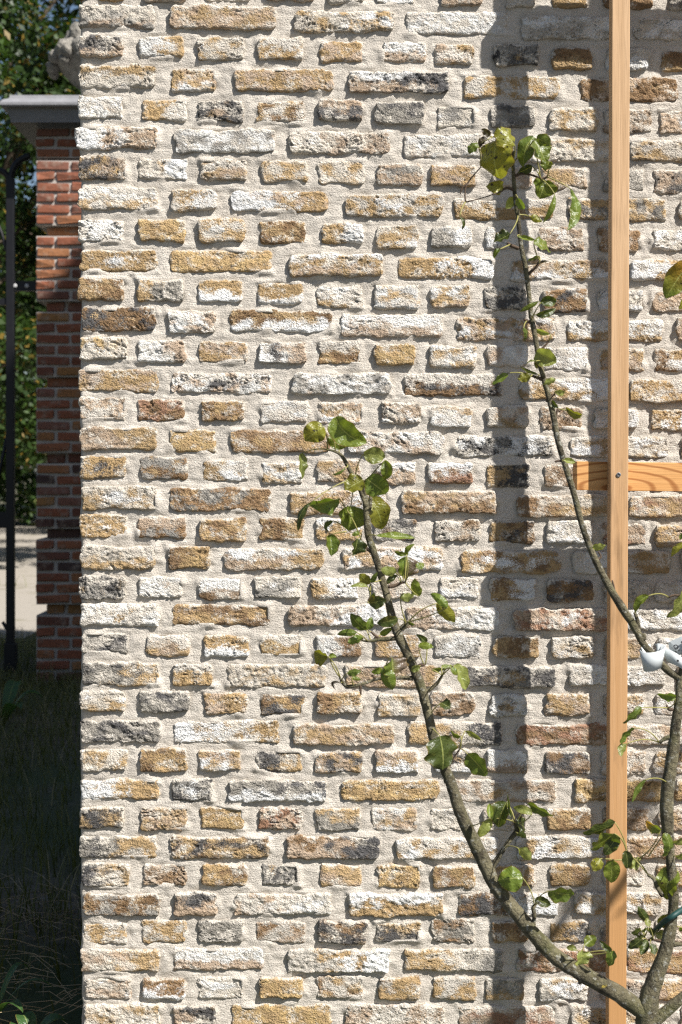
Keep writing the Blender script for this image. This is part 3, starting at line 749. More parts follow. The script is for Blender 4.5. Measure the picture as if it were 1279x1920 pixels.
limb("branch", [(1222, 1915, 44, 0.0), (1200, 1893, 46), (1150, 1858, 44), (1098, 1829, 42), (1045, 1796, 41), (1000, 1750, 38), (962, 1703, 37), (926, 1655, 36), (906, 1612, 37), (885, 1570, 33), (862, 1520, 30), (846, 1470, 27), (833, 1438, 25), (815, 1390, 23), (804, 1345, 22), (790, 1290, 22), (770, 1240, 21), (750, 1197, 22), (738, 1165, 20), (725, 1115, 17), (712, 1070, 16), (700, 1032, 16), (691, 1005, 16), (688, 965, 13), (685, 930, 9), (682, 908, 7)], n=14, knob=0.16)
limb("branch", [(687, 950, 9, -0.003), (680, 930, 9), (671, 908, 9), (655, 880, 8), (642, 856, 7), (629, 847, 5), (614, 843, 4)], n=8, sub=3)
limb("branch", [(690, 965, 8), (694, 945, 8), (695, 925, 7)], n=8, sub=3)
limb("branch", [(1280, 1272, 15), (1268, 1268, 14), (1250, 1255, 14), (1228, 1232, 13), (1205, 1205, 13), (1190, 1176, 15), (1170, 1145, 15), (1145, 1105, 14), (1121, 1060, 13), (1105, 1023, 12), (1090, 980, 11), (1076, 925, 11), (1062, 880, 11), (1046, 825, 11), (1036, 772, 11), (1023, 722, 10), (1012, 680, 9.5), (1004, 634, 9.5), (996, 590, 9.5), (991, 545, 9), (985, 500, 9), (977, 460, 8), (972, 412, 8), (966, 370, 8), (963, 330, 7), (962, 300, 6), (962, 275, 4)], n=12, knob=0.15)
limb("branch", [(1222, 1918, 36), (1245, 1900, 32), (1279, 1872, 29), (1340, 1830, 27), (1500, 1700, 24), (1800, 1300, 20), (2100, 800, 16), (2500, 330, 26), (2890, -220, 30), (3130, -560, 26), (3220, -700, 20)], n=12, knob=0.1)
SPURS = [
 [(966, 357, 6), (952, 352, 6), (943, 356, 4)], [(965, 330, 6), (980, 326, 5), (1000, 329, 4), (1014, 335, 6), (1026, 332, 5)],
 [(943, 358, 3), (905, 371, 2), (873, 379, 3)], [(873, 379, 3), (872, 360, 3), (877, 343, 3), (901, 314, 2)], [(877, 343, 3), (867, 352, 3), (863, 364, 2)],
 [(973, 466, 7), (960, 461, 7), (951, 455, 6)], [(990, 515, 7), (1000, 505, 6), (1008, 498, 6), (1012, 490, 4)], [(998, 605, 6), (988, 602, 6), (982, 598, 3)],
 [(1012, 660, 4), (1022, 648, 5), (1029, 640, 3)], [(1018, 712, 7), (1005, 707, 6), (990, 703, 4)], [(1024, 752, 7), (1033, 744, 5), (1041, 738, 3)], [(1038, 785, 4), (1043, 778, 4), (1046, 766, 3)],
 [(1058, 866, 5), (1048, 864, 4), (1040, 866, 3)], [(1070, 918, 7), (1076, 905, 5)], [(1118, 1050, 6), (1127, 1044, 4), (1122, 1034, 3)], [(1152, 1110, 6), (1150, 1096, 4), (1148, 1088, 3)],
 [(1198, 1185, 9), (1196, 1165, 8), (1190, 1148, 6)], [(1207, 1200, 12), (1206, 1188, 11)],
 [(700, 1037, 7), (690, 1030, 7), (682, 1022, 5), (676, 1010, 3)], [(728, 1100, 7), (742, 1098, 6), (752, 1093, 6), (760, 1092, 3)], [(752, 1180, 11), (760, 1172, 10), (766, 1166, 7)],
 [(748, 1196, 9), (730, 1198, 9), (712, 1199, 8), (695, 1202, 6), (678, 1201, 3)], [(712, 1197, 5), (704, 1192, 5), (695, 1184, 3)],
 [(775, 1271, 9), (741, 1271, 7), (709, 1273, 6), (690, 1279, 6), (670, 1285, 6), (652, 1287, 7), (643, 1280, 7), (637, 1270, 4)], [(676, 1284, 5), (676, 1294, 4), (677, 1303, 3)],
 [(797, 1299, 9), (810, 1290, 7), (820, 1281, 7), (830, 1266, 5)], [(780, 1250, 6), (790, 1247, 7), (797, 1247, 5)], [(696, 1135, 3), (691, 1126, 4), (694, 1120, 3)], [(730, 1128, 4), (712, 1130, 3), (697, 1128, 3)],
 [(846, 1461, 10), (838, 1464, 9), (832, 1466, 8)], [(840, 1466, 5), (842, 1450, 4), (846, 1430, 3), (862, 1405, 3)], [(896, 1585, 10), (889, 1590, 9), (885, 1596, 7)],
 [(918, 1635, 12), (932, 1612, 10), (946, 1590, 9), (960, 1570, 9), (970, 1555, 12), (966, 1542, 9)], [(938, 1669, 9), (928, 1671, 8), (919, 1672, 6)],
 [(1003, 1753, 9), (1001, 1735, 8), (1002, 1717, 8), (1000, 1702, 8), (1006, 1694, 4)], [(1022, 1774, 9), (1012, 1778, 7), (1005, 1780, 6)], [(1084, 1820, 11), (1086, 1803, 8), (1090, 1790, 4)], [(1091, 1824, 11), (1088, 1837, 9), (1087, 1845, 6)],
 [(1256, 1382, 10), (1246, 1386, 8), (1236, 1392, 6)], [(1262, 1330, 7), (1254, 1330, 6), (1250, 1322, 3)], [(1243, 1680, 9), (1233, 1665, 8), (1226, 1648, 7), (1215, 1640, 6)], [(1262, 1772, 9), (1275, 1770, 8), (1295, 1775, 6)],
 [(1245, 1765, 5), (1225, 1762, 4), (1212, 1762, 5), (1208, 1756, 3)], [(1280, 1118, 5), (1265, 1116, 4), (1253, 1120, 4)],
]
for sp in SPURS:
    limb("spur", sp, M_SPUR if max(q[2] for q in sp) < 9 else M_BARK, n=7, sub=3, noise=0.22)

LC = dict(g=(0.095, 0.135, 0.020), y=(0.165, 0.165, 0.020), d=(0.045, 0.062, 0.012), p=(0.18, 0.205, 0.055), v=(0.10, 0.075, 0.055), o=(0.30, 0.17, 0.02), k=(0.05, 0.038, 0.018), s=(0.115, 0.15, 0.022))
# base x,y  tip x,y  width  colour  in-plane bulge (+ = right of base->tip)  arch  [stalk end x,y]
LEAVES = """933 263 927 334 58 y .03 .25 963 322
965 272 936 237 40 y 0 .3 963 300
1002 257 980 307 34 g .12 .3 968 305
1006 260 1030 275 22 s -.25 .4 985 300
1002 264 1024 306 38 s .1 .35 1014 335
1031 303 1022 320 22 s 0 .2 1026 332
1022 338 1013 371 47 s 0 .12 1018 335
1040 364 1018 416 11 s -.16 .2 1013 339
1071 355 1064 432 21 g -.34 .3 1033 333
894 267 877 283 18 g 0 .2 898 308
919 255 903 241 13 k 0 .4 933 256
914 262 896 274 13 k .1 .4 933 258
943 351 912 349 25 y 0 .35 945 357
998 312 968 324 17 d 0 .3 1012 334
964 371 950 391 17 p 0 .2
971 371 982 393 13 g 0 .2
995 406 1018 414 14 y 0 .2 974 402
956 439 924 450 21 d 0 .3 975 405
970 443 1004 449 9 s 0 .3
1001 456 1038 465 24 s 0 .15 1012 482
938 467 925 483 9 g .1 .3 957 460
862 406 867 432 7 d -.2 .3 873 380
1012 482 990 489 11 v 0 .3 1012 492
1013 494 1026 490 5 k 0 .3
1014 567 1046 566 20 d -.1 .25 997 597
1011 566 979 588 9 s .1 .3 1000 573
1005 590 1044 581 13 d .06 .2 998 600
982 615 989 639 9 g -.15 .3 987 604
1032 627 1002 617 10 p 0 .3 1030 640
1006 659 1041 682 32 p 0 .2
1005 678 1007 690 9 y 0 .2
1005 677 987 680 4 p 0 .2
1009 702 974 692 6 d 0 .3
995 706 971 710 18 y 0 .25
951 700 922 719 13 g -.2 .35 990 705
1020 721 1044 715 12 p 0 .25
1042 733 1060 738 11 p 0 .3
1033 751 1048 764 11 d .1 .3
1091 779 1062 768 13 y 0 .25 1048 764
1111 1027 1136 1024 14 p 0 .2
1057 863 1080 866 11 p 0 .25
1295 492 1254 558 50 o .06 .2 1400 620
1288 558 1273 580 14 y 0 .2 1400 640
1290 1018 1258 1044 11 y .1 .3 1350 1030
1284 1002 1272 1010 8 g 0 .3 1350 1030
1216 1117 1190 1149 13 s .2 .3 1253 1120
1288 1112 1263 1160 32 p .1 .25 1300 1180
1266 1309 1236 1308 17 g .2 .3 1252 1326
1203 1327 1178 1361 17 g .15 .35 1252 1329
1188 1365 1167 1397 14 g .15 .3 1225 1388
1174 1395 1169 1418 15 p .25 .4
1211 1462 1189 1506 12 g .12 .3 1246 1470
607 800 572 827 42 y .06 .35 613 840
637 843 635 800 41 s 0 .25 632 848
629 782 680 833 46 s .16 .35 630 845
567 850 566 898 16 p .22 .4 617 846
682 851 721 859 32 p -.1 .4 672 900
722 863 720 897 22 s -.28 .35 690 905
687 898 724 931 45 g -.12 .3 684 915
680 900 646 916 34 y 0 .2
648 877 623 892 5 g -.1 .3
636 935 582 953 30 g .15 .35 676 1010
582 943 554 996 13 d .15 .3
658 949 656 996 56 s 0 .2 659 905
691 935 722 993 42 y -.05 .3 689 945
618 1003 623 1042 25 g 0 .2 650 997
625 977 615 1002 8 d .4 .3 640 985
670 1010 662 1042 28 d 0 .2 676 1012
705 1004 780 1006 13 s .08 .25
674 998 660 1004 9 s 0 .2
763 1044 758 1085 42 v 0 .25 754 1092
763 1041 774 1020 9 s -.1 .3
762 1040 739 1034 9 s 0 .3
781 1064 798 1054 14 g 0 .2 760 1092
743 1074 716 1069 19 p 0 .25 752 1093
743 1078 723 1092 10 d 0 .2
694 1094 673 1077 19 y 0 .25 692 1122
696 1092 707 1074 10 g 0 .2
690 1100 658 1097 8 p 0 .3
786 1118 779 1084 19 s -.1 .3 765 1095
751 1117 776 1114 15 p .1 .3 756 1165
839 1139 808 1112 17 g .1 .3
820 1131 852 1170 25 y -.06 .3 766 1166
693 1131 723 1125 25 d 0 .25
693 1123 702 1110 8 g 0 .3
687 1181 656 1155 22 g 0 .2 694 1200
690 1180 697 1157 14 g 0 .25 695 1184
746 1160 707 1170 21 d 0 .2 758 1168
713 1190 735 1179 12 s 0 .2
669 1186 632 1189 13 g .05 .25 690 1200
680 1195 652 1206 16 g 0 .2
767 1165 777 1173 7 g 0 .2
616 1231 589 1221 28 y 0 .2 640 1272
617 1230 631 1231 9 s 0 .2
652 1262 677 1259 12 g 0 .25 645 1275
660 1270 677 1275 8 s 0 .25
640 1280 630 1295 5 k 1.2 .3
735 1234 743 1267 46 v 0 .2 722 1254
715 1253 698 1263 13 s 0 .25
722 1252 737 1296 27 g 0 .25 720 1270
800 1207 780 1189 12 d 0 .3
785 1210 811 1211 13 s 0 .3 795 1245
787 1249 771 1258 13 p 0 .25
811 1255 839 1257 9 s .05 .3 830 1266
852 1247 878 1292 23 p -.08 .3 830 1266
828 1250 852 1247 8 s 0 .3
846 1252 858 1266 11 g 0 .3
827 1318 845 1327 18 d 0 .15 810 1345
825 1380 833 1444 60 d 0 .35 811 1362
877 1414 913 1454 35 g .03 .3 862 1405
872 1370 904 1389 10 p 0 .3 862 1402
864 1380 842 1373 10 s 0 .3 862 1402
950 1504 931 1551 33 d 0 .3 966 1542
920 1535 894 1567 18 p -.1 .3
919 1533 918 1506 13 s 0 .3
960 1536 947 1493 6 s 0 .2
998 1525 962 1512 15 p 0 .3 972 1545
991 1506 1038 1530 17 g -.14 .3 972 1545
968 1542 989 1552 25 d 0 .25
971 1562 986 1574 14 d 0 .3
973 1591 994 1615 21 p 0 .25 958 1595
980 1646 934 1649 43 g 0 .25 993 1695
1028 1671 1077 1683 33 g -.05 .25 1004 1695
1004 1685 1034 1697 18 d 0 .25
1153 1542 1097 1569 23 d .1 .3 1175 1605
1152 1563 1115 1605 46 s 0 .25 1176 1606
1160 1568 1133 1604 24 d .05 .3 1176 1606
1126 1610 1115 1631 23 y 0 .25 1150 1612
1148 1613 1146 1658 30 s 0 .3 1178 1612
1174 1595 1178 1631 21 d 0 .25
1189 1608 1178 1628 20 p 0 .2 1215 1640
1192 1608 1202 1632 20 p 0 .2 1217 1640
1238 1558 1212 1546 18 o 0 .25 1195 1612
1245 1563 1246 1608 20 g -.25 .35 1216 1606
1272 1634 1244 1685 34 s .12 .4
1214 1728 1198 1704 16 d 0 .25 1225 1750
1215 1737 1214 1721 13 p 0 .25
1236 1736 1258 1713 24 p 0 .25 1222 1758
1230 1750 1255 1763 18 p 0 .25 1215 1760
1201 1743 1187 1752 15 d 0 .25
1204 1760 1178 1778 20 d 0 .25
1213 1763 1201 1790 17 d 0 .2
1220 1769 1227 1791 15 d 0 .2
1202 1745 1214 1736 9 s 0 .25
1206 1750 1196 1757 9 d 0 .25
1216 1740 1225 1755 11 d 0 .25
1288 1572 1265 1583 14 p 0 .25
1290 1600 1268 1608 15 p 0 .25
1285 1740 1272 1745 7 s 0 .25
1081 1781 1062 1775 10 p 0 .3 1090 1790
1090 1783 1087 1810 34 p 0 .25
1096 1771 1118 1757 18 s 0 .3 1090 1788
1145 1785 1127 1766 12 d 0 .3 1092 1788
1145 1784 1141 1811 21 g -.15 .3"""
def leaf(bx, by, tx, ty, w, colr, bulge, arch, sx=None, sy=None, seed=0):
    rr = random.Random(seed)
    dy = TY + rr.uniform(-0.05, 0.012)
    B = P(bx, by, dy); T = P(tx, ty, dy + rr.uniform(-0.012, 0.012))
    ax = T - B; L = ax.length; ax.normalize()
    nrm = Vector((0, -1, 0)); side = ax.cross(nrm).normalized()      # image plane: right of base->tip seen from the camera
    nrm = side.cross(ax).normalized()
    if nrm.y > 0: nrm = -nrm
    W = 1.03 * w * (D0 + dy) / F
    roll = rr.uniform(-0.75, 0.75); W = W / math.cos(roll)
    sd2 = side * math.cos(roll) + nrm * math.sin(roll); n2 = nrm * math.cos(roll) - side * math.sin(roll)
    fold = rr.uniform(0.2, 0.95) * rr.choice((1, 1, -0.6)); tw = rr.uniform(-0.7, 0.7); arch *= rr.choice((1.2, 1.2, 0.4, -0.8)); tipb = rr.uniform(-0.05, 0.35); na, nl = 8, 14
    V = []; uv = []
    ph = rr.uniform(0, 9)
    slim = W / L < 0.35
    for i in range(nl + 1):
        v = i / nl
        prof = (math.sin(math.pi * min(1, v * 0.985 + 0.012) ** (0.80 if not slim else 0.95))) ** (0.62 if not slim else 0.9)
        if v > 0.9: prof *= 1 - 0.25 * (v - 0.9) / 0.1
        prof = max(prof, 0.015)
        c = B + ax * (L * v) + side * (bulge * L * 4 * v * (1 - v) * 0.6) + n2 * (arch * L * 0.55 * (4 * v * (1 - v)) * 0.6 - tipb * L * v ** 2.5)
        # local side follows the bend
        dt = bulge * 4 * (1 - 2 * v) * 0.6
        ra = tw * (v - 0.4); sl = (sd2 * math.cos(ra) + n2 * math.sin(ra) - ax * dt).normalized(); n3 = n2 * math.cos(ra) - sd2 * math.sin(ra)
        for j in range(na + 1):
            u = j / na * 2 - 1
            hw = W / 2 * prof
            wav = 0.085 * W * math.sin(v * 15 + ph + (2 if u > 0 else 0)) * u * u
            p = c + sl * (u * hw) + n3 * (fold * abs(u) ** 1.25 * hw * (0.9 if u > 0 else 0.8) + wav - 0.0)
            V.append(p); uv.append((u * 0.5 + 0.5, v, rr_spot[colr] + 0.0))
    Fc = []
    for i in range(nl):
        for j in range(na):
            a = i * (na + 1) + j; Fc.append((a, a + 1, a + na + 2, a + na + 1))
    V = np.array([tuple(p - troot) for p in V])
    me = np_mesh("leaf", V, np.array(Fc))
    b = rr.uniform(0.8, 1.25)
    base = np.array(LC[colr]) * b; cc_ = np.tile(base, (len(V), 1)); uvA = np.array(uv)
    if colr == 'v':
        m_ = np.clip((0.5 - uvA[:, 0]) * 4 + 0.3, 0, 1)[:, None]; cc_ = cc_ * m_ + np.array(LC['g']) * (1 - m_)
    if colr == 'o':
        m_ = np.clip(uvA[:, 1] * 2.2 - 0.9 if ty > 1000 else 1.3 - uvA[:, 1] * 1.6, 0, 1)[:, None]; cc_ = cc_ * m_ + np.array(LC['s']) * (1 - m_)
    set_col(me, 'c1', cc_); set_col(me, 'luv', uvA)
    o = obj("leaf", me, M_LEAF, tree)
    # stalk
    if sx is None:
        q = min(branch_pts, key=lambda k: (k[0] - bx) ** 2 + (k[1] - by) ** 2)
        E = q[2]
        if math.hypot(q[0] - bx, q[1] - by) < 3: E = E + Vector((0, 0.0, 0))
    else:
        q = min(branch_pts, key=lambda k: (k[0] - sx) ** 2 + (k[1] - sy) ** 2)
        E = q[2] if math.hypot(q[0] - sx, q[1] - sy) < 14 else P(sx, sy, TY)
    d = E - B; mid = (B + E) / 2 + Vector((0, -0.004, 0.06 * d.length * rr.choice((-1, 1, 1)))) - ax * 0.12 * d.length
    pts = [(1 - t_) ** 2 * B + 2 * t_ * (1 - t_) * mid + t_ * t_ * E for t_ in [i / 7 for i in range(8)]]
    m = MB(); m.tube([p - troot for p in pts], [0.0007 + 0.0003 * i / 7 for i in range(8)], 5, True)
    m.build("stalk", M_STALK, o, True)
    return o
rr_spot = dict(g=0.35, y=0.6, d=0.5, p=0.15, v=0.55, o=0.5, k=0.95, s=0.35)
for li, line in enumerate(LEAVES.strip().split('\n')):
    q = line.split(); nums = [float(a) for a in q[:5]]; rest = [float(a) for a in q[6:]]
    leaf(*nums, q[5], *rest, seed=li + 40)
# leaves of the limb that leaves the picture on the right
for k in range(96):
    t_ = R.random(); i = int(t_ * 5.99)
    arm = [(1800, 1300), (2100, 800), (2500, 330), (2890, -220), (3130, -560)] if k % 2 else [(1365, 980), (1385, 900), (1400, 820), (1405, 640), (1390, 540)]
    a, b = arm[min(i, 3)], arm[min(i, 3) + 1]; f = R.random()
    x = a[0] + (b[0] - a[0]) * f + R.uniform(-45, 45); y = a[1] + (b[1] - a[1]) * f + R.uniform(-30, 30)
    if x < 1345: x = 1345
    an = R.uniform(0, 6.28); l = R.uniform(28, 55)
    leaf(x, y, max(1320, x + math.cos(an) * l), y + math.sin(an) * l, l * R.uniform(0.4, 0.75), R.choice('gsydp'), R.uniform(-.1, .1), 0.3, seed=900 + k)

# rubber tie round the trunk
m = MB()
tp = [(1223, 1750, 0.03), (1232, 1741, 0.015), (1244, 1729, -0.006), (1258, 1720, -0.019), (1274, 1709, -0.012), (1300, 1692, 0.01), (1360, 1650, 0.06)]
m.tube([P(a, b, TY + c) for a, b, c in smooth_path(tp, 4)], 0.0040, 8)
tag(m.build("tree_tie", M_TIE, None, True), "dark green rubber tie looped over the pear trunk", "tie")
# white label
lab = empty("tree_label", P(1222, 1235, TY), "white plastic strap label looped around the pear limb and lettered in black", "label")
lo = lab.location.copy()
def band(pts_a, pts_b, th=0.0007):
    m = MB(); n = len(pts_a); V = []; Fc = []
    for a, b in zip(pts_a, pts_b):
        V += [a, b]
    for i in range(n - 1): Fc.append((2 * i, 2 * i + 2, 2 * i + 3, 2 * i + 1))
    m.add(V, Fc); return m
def solid(o, th):
    md = o.modifiers.new("thickness", 'SOLIDIFY'); md.thickness = th; md.offset = 0; return o
n = 28; A = []; Bq = []
rx_t, rx_b = 23.5 * DT / F, 17.0 * DT / F
ct, cb = P(1223.5, 1215, TY), P(1224, 1252, TY)
for k in range(n + 1):
    th = math.radians(-60 + 330 * k / n)
    A.append(ct + Vector((rx_t * math.cos(th), -rx_t * 0.8 * math.sin(th), 0.0015 * math.cos(th) * 2 - 0.004 * math.sin(th))) - lo)
    Bq.append(cb + Vector((rx_b * math.cos(th), -rx_b * 0.8 * math.sin(th), -0.003 * math.sin(th) + 0.0035 * math.cos(th))) - lo)
o = solid(band(A, Bq).build("strap", M_PLASTIC, lab, True), 0.0008)
tl = [((1226, 1207), (1236, 1214), 0.020), ((1238, 1210), (1246, 1226), 0.012), ((1254, 1217), (1250, 1240), 0.0), ((1270, 1226), (1266, 1247), -0.006), ((1292, 1243), (1286, 1258), -0.010)]
o = solid(band([P(*a, TY + c) - lo for a, b, c in tl], [P(*b, TY + c) - lo for a, b, c in tl]).build("strap_tail", M_PLASTIC, lab, True), 0.0008)
pl = [((1253, 1206), (1256, 1222), 0.012), ((1256, 1203), (1270, 1229), 0.009), ((1276, 1194), (1284, 1226), 0.005), ((1300, 1184), (1306, 1216), 0.002)]
plate = solid(band([P(*a, TY + c) - lo for a, b, c in pl], [P(*b, TY + c) - lo for a, b, c in pl]).build("plate", M_PLASTIC, lab, False), 0.0008)
def ring(px, py, r0, r1, dep, name, parent, mat, asp=1.0, rot=0.0):
    m = MB(); c = P(px, py, TY + dep); V = []; Fc = []; nn = 18
    for k in range(nn):
        th = 2 * math.pi * k / nn
        for r in (r0, r1):
            ex, ez = r * math.cos(th) * asp, r * math.sin(th)
            V.append(c + Vector((ex * math.cos(rot) - ez * math.sin(rot), 0, ex * math.sin(rot) + ez * math.cos(rot))) - lo)
    for k in range(nn): Fc.append((2 * k, 2 * k + 1, 2 * ((k + 1) % nn) + 1, 2 * ((k + 1) % nn)))
    m.add(V, Fc); return m.build(name, mat, parent)
px_ = DT / F
ring(1267.5, 1213, 2.6 * px_, 4.4 * px_, 0.0035, "letter", plate, M_INK, 1.15, -0.5)
ring(1273, 1219.5, 0.01 * px_, 1.5 * px_, 0.0030, "letter", plate, M_INK)
m = MB(); q0 = [(1276.5, 1203), (1283, 1200), (1284.5, 1204), (1278, 1207)]
m.add([P(a, b, TY + 0.0015) - lo for a, b in q0], [(0, 1, 2, 3)]); m.build("letter", M_INK, plate)
for a, b, c in ((1267, 1222.5, 0.0005), (1271, 1239, -0.0075)):
    ring(a, b, 0.01 * px_, 2.2 * px_, c - 0.0012, "hole", lab, M_INK)

# ------------------------------------------------------------------ gate pillar, finial and iron gate
PD = 5.4                       # depth behind the wall
PS = (D0 + PD) / F             # metres per pixel there
pilX = P(66, 0, PD).x
PW = 0.70
pil = empty("gate_pillar", (pilX + PW / 2, PD + PW / 2, 0), "red brick gate pillar with recessed bands under a moulded grey stone cap", "pillar")
po = pil.location.copy()
def red_brick_mat():
    m, t, b = new_mat("red_brick"); p = position(t)
    oi = N(t, 'ShaderNodeObjectInfo').outputs['Random']
    ramp = N(t, 'ShaderNodeValToRGB'); t.links.new(oi, ramp.inputs[0]); e = ramp.color_ramp
    e.elements[0].color = (0.07, 0.045, 0.04, 1); e.elements[1].color = (0.34, 0.18, 0.06, 1)
    for q, c in ((0.25, (0.24, 0.085, 0.045, 1)), (0.5, (0.30, 0.105, 0.05, 1)), (0.7, (0.20, 0.10, 0.075, 1)), (0.85, (0.33, 0.13, 0.06, 1))):
        n_ = e.elements.new(q); n_.color = c
    n1 = noise_n(t, p, 22, 4); c = mix_c(t, mapr(t, n1, 0.52, 0.72, 0, 0.6), ramp.outputs[0], (0.34, 0.28, 0.22))
    c = mix_c(t, mapr(t, noise_n(t, p, 70, 3), 0.5, 0.75, 0, 0.5), c, (0.09, 0.05, 0.03))
    c = mix_c(t, 1.0, c, (0.78, 0.74, 0.74), 'MULTIPLY'); t.links.new(c, b.inputs['Base Color']); b.inputs['Roughness'].default_value = 0.9; bump(t, b, n1, 0.5, 0.01); return m
M_RED = red_brick_mat()
M_PMORT = mat_simple("grey_mortar", (0.40, 0.365, 0.33), 0.95, 0.25, 30, 0.4, 80, 0.004)
def yz(y): return P(0, y, PD).z
core_m = MB()
blocks = []     # (y top, y bottom, inset)
blocks += [(240, 296, 0.0)]
for k in range(7):
    t0 = 300 + 142.3 * k
    blocks.append((t0, t0 + 122, 0.0) if k < 6 else (t0, 1300, 0.0))
INS = 17 * PS
brick_cache = {}
def pier_brick(w, h, d):
    key = (round(w, 3), round(h, 3), round(d, 3), R.randrange(6))
    if key not in brick_cache:
        m = MB(); m.box((-w / 2, -d / 2, -h / 2), (w / 2, d / 2, h / 2), 0.006)
        m.v = [(x + 0.009 * float(pn(x * 30, z * 40, key[3] * 5.1)), y + 0.010 * float(pn(x * 25 + 9, z * 40, key[3] * 3.3)), z + 0.008 * float(pn(x * 30, y * 30 + 4, key[3] * 7.7))) for x, y, z in m.v]
        me = bpy.data.meshes.new("brick"); me.from_pydata(m.v, [], m.f); me.materials.append(M_RED); me.update(); brick_cache[key] = me
    return brick_cache[key]
x_off = -PW / 2
def course(zc, hgt, inset, par):
    """one course of bricks round the front and right faces"""
    half = PW / 2 - inset
    seq = [0.118, 0.205, 0.118, 0.205] if par % 2 else [0.205, 0.118, 0.205, 0.118]
    x = -half; k = 0; jt = 0.018
    while x < half - 0.03:
        w = min(seq[k % 4], half - x)
        if half - (x + w) < 0.06: w = half - x
        for face in (0, 1):
            b = obj("brick", pier_brick(round(w - jt, 3), hgt, 0.09), None, pil)
            if face == 0: b.location = (x + w / 2, -half + 0.038, zc)
            else: b.location = (half - 0.038, x + w / 2, zc); b.rotation_euler = (0, 0, math.pi / 2)
            if face == 1 and (x < -half + 0.05): bpy.data.objects.remove(b)
        x += w; k += 1
nb = 0; par = 0
for (ya, yb_, ins) in blocks:
    n_c = int(round((yb_ - ya) / 20.3)); ph = (yb_ - ya) / n_c
    core_m.box((-PW / 2 + 0.006, -PW / 2 + 0.006, yz(yb_)), (PW / 2 - 0.006, PW / 2 - 0.006, yz(ya)))
    for c in range(n_c):
        course(yz(ya + ph * (c + 0.5)), ph * PS - 0.017, 0.0, par); par += 1
    if yb_ < 1290:
        core_m.box((-PW / 2 + INS + 0.006, -PW / 2 + INS + 0.006, yz(yb_ + 20.3) - 0.01), (PW / 2 - INS - 0.006, PW / 2 - INS - 0.006, yz(yb_) + 0.01))
        course(yz(yb_ + 10.2), 16 * PS, INS, par); par += 1
core_m.box((-PW / 2 + 0.03, -PW / 2 + 0.03, -0.1), (PW / 2 - 0.03, PW / 2 - 0.03, yz(1290)))
core_m.build("mortar", M_PMORT, pil)
cap = MB()
prof = [(39, 178), (41, 184), (50, 186), (56, 191), (56, 196), (53, 200), (46, 203), (44, 206), (38, 226), (38, 229), (-3, 229), (-3, 242)]
V = []; Fc = []
for ov, y in prof:
    hw = PW / 2 + ov * PS * 0.98
    z = H - (y - HY) * (PS - max(0, ov) * PS / F)
    V += [(-hw, -hw, z), (hw, -hw, z), (hw, hw, z), (-hw, hw, z)]
for i in range(len(prof) - 1):
    for k in range(4): Fc.append((i * 4 + k, (i + 1) * 4 + k, (i + 1) * 4 + (k + 1) % 4, i * 4 + (k + 1) % 4))
Fc.append((0, 1, 2, 3)); Fc.append(tuple((len(prof) - 1) * 4 + k for k in (3, 2, 1, 0)))
cap.add(V, Fc)
# nearer to the camera by the overhang: shrink the rise so that the cap edge sits where it is seen
cap.build("cap", M_STONE, pil)
capz = max(v[2] for v in cap.v)

fin = empty("fruit_basket_finial", (po.x, po.y, capz), "weathered stone fruit basket ornament on top of the gate pillar", "ornament")
fm = MB(); fm.lathe([(0.17, 0.0), (0.17, 0.03), (0.10, 0.06), (0.085, 0.085), (0.13, 0.13), (0.21, 0.19), (0.27, 0.26), (0.30, 0.29), (0.30, 0.31), (0.24, 0.32)], (0, 0, 0), 28)
fm.v = [(x * (1 + 0.05 * float(pn(x * 9, y * 9, z * 9))), y * (1 + 0.05 * float(pn(x * 9, y * 9, z * 9 + 4))), z) for x, y, z in fm.v]
fm.build("bowl", M_FINIAL, fin, True)
def fruit(x, y, z, r, el=1.0):
    m = MB(); V = []; Fc = []; nu, nv = 14, 9
    for i in range(nv + 1):
        ph = math.pi * i / nv
        for k in range(nu):
            th = 2 * math.pi * k / nu
            d = Vector((math.sin(ph) * math.cos(th), math.sin(ph) * math.sin(th), math.cos(ph) * el))
            q = 1 + 0.30 * float(pn(d.x * 5 + x * 40, d.y * 3 + y * 40, d.z * 3 + z * 40))
            V.append(d * r * q)
    for i in range(nv):
        for k in range(nu): Fc.append((i * nu + k, (i + 1) * nu + k, (i + 1) * nu + (k + 1) % nu, i * nu + (k + 1) % nu))
    m.add(V, Fc); o = m.build("fruit", M_FINIAL, fin, True); o.location = (x, y, z)
rf = random.Random(3)
for k in range(13):
    a = 2 * math.pi * k / 13; fruit(0.26 * math.cos(a), 0.26 * math.sin(a), 0.33 + rf.uniform(-0.02, 0.03), rf.uniform(0.05, 0.075))
for k in range(9):
    a = 2 * math.pi * k / 9 + 0.3; fruit(0.17 * math.cos(a), 0.17 * math.sin(a), 0.42 + rf.uniform(-0.02, 0.03), rf.uniform(0.065, 0.09), 1.15)
for k in range(5):
    a = 2 * math.pi * k / 5 + 0.9; fruit(0.085 * math.cos(a), 0.085 * math.sin(a), 0.51, 0.075, 1.2)
for k in range(9):
    a = math.pi + rf.uniform(-1.3, 1.3); fruit(0.31 * math.cos(a), 0.31 * math.sin(a), 0.27 + rf.uniform(-0.07, 0.05), rf.uniform(0.028, 0.042))
fruit(0, 0, 0.60, 0.085, 1.1)

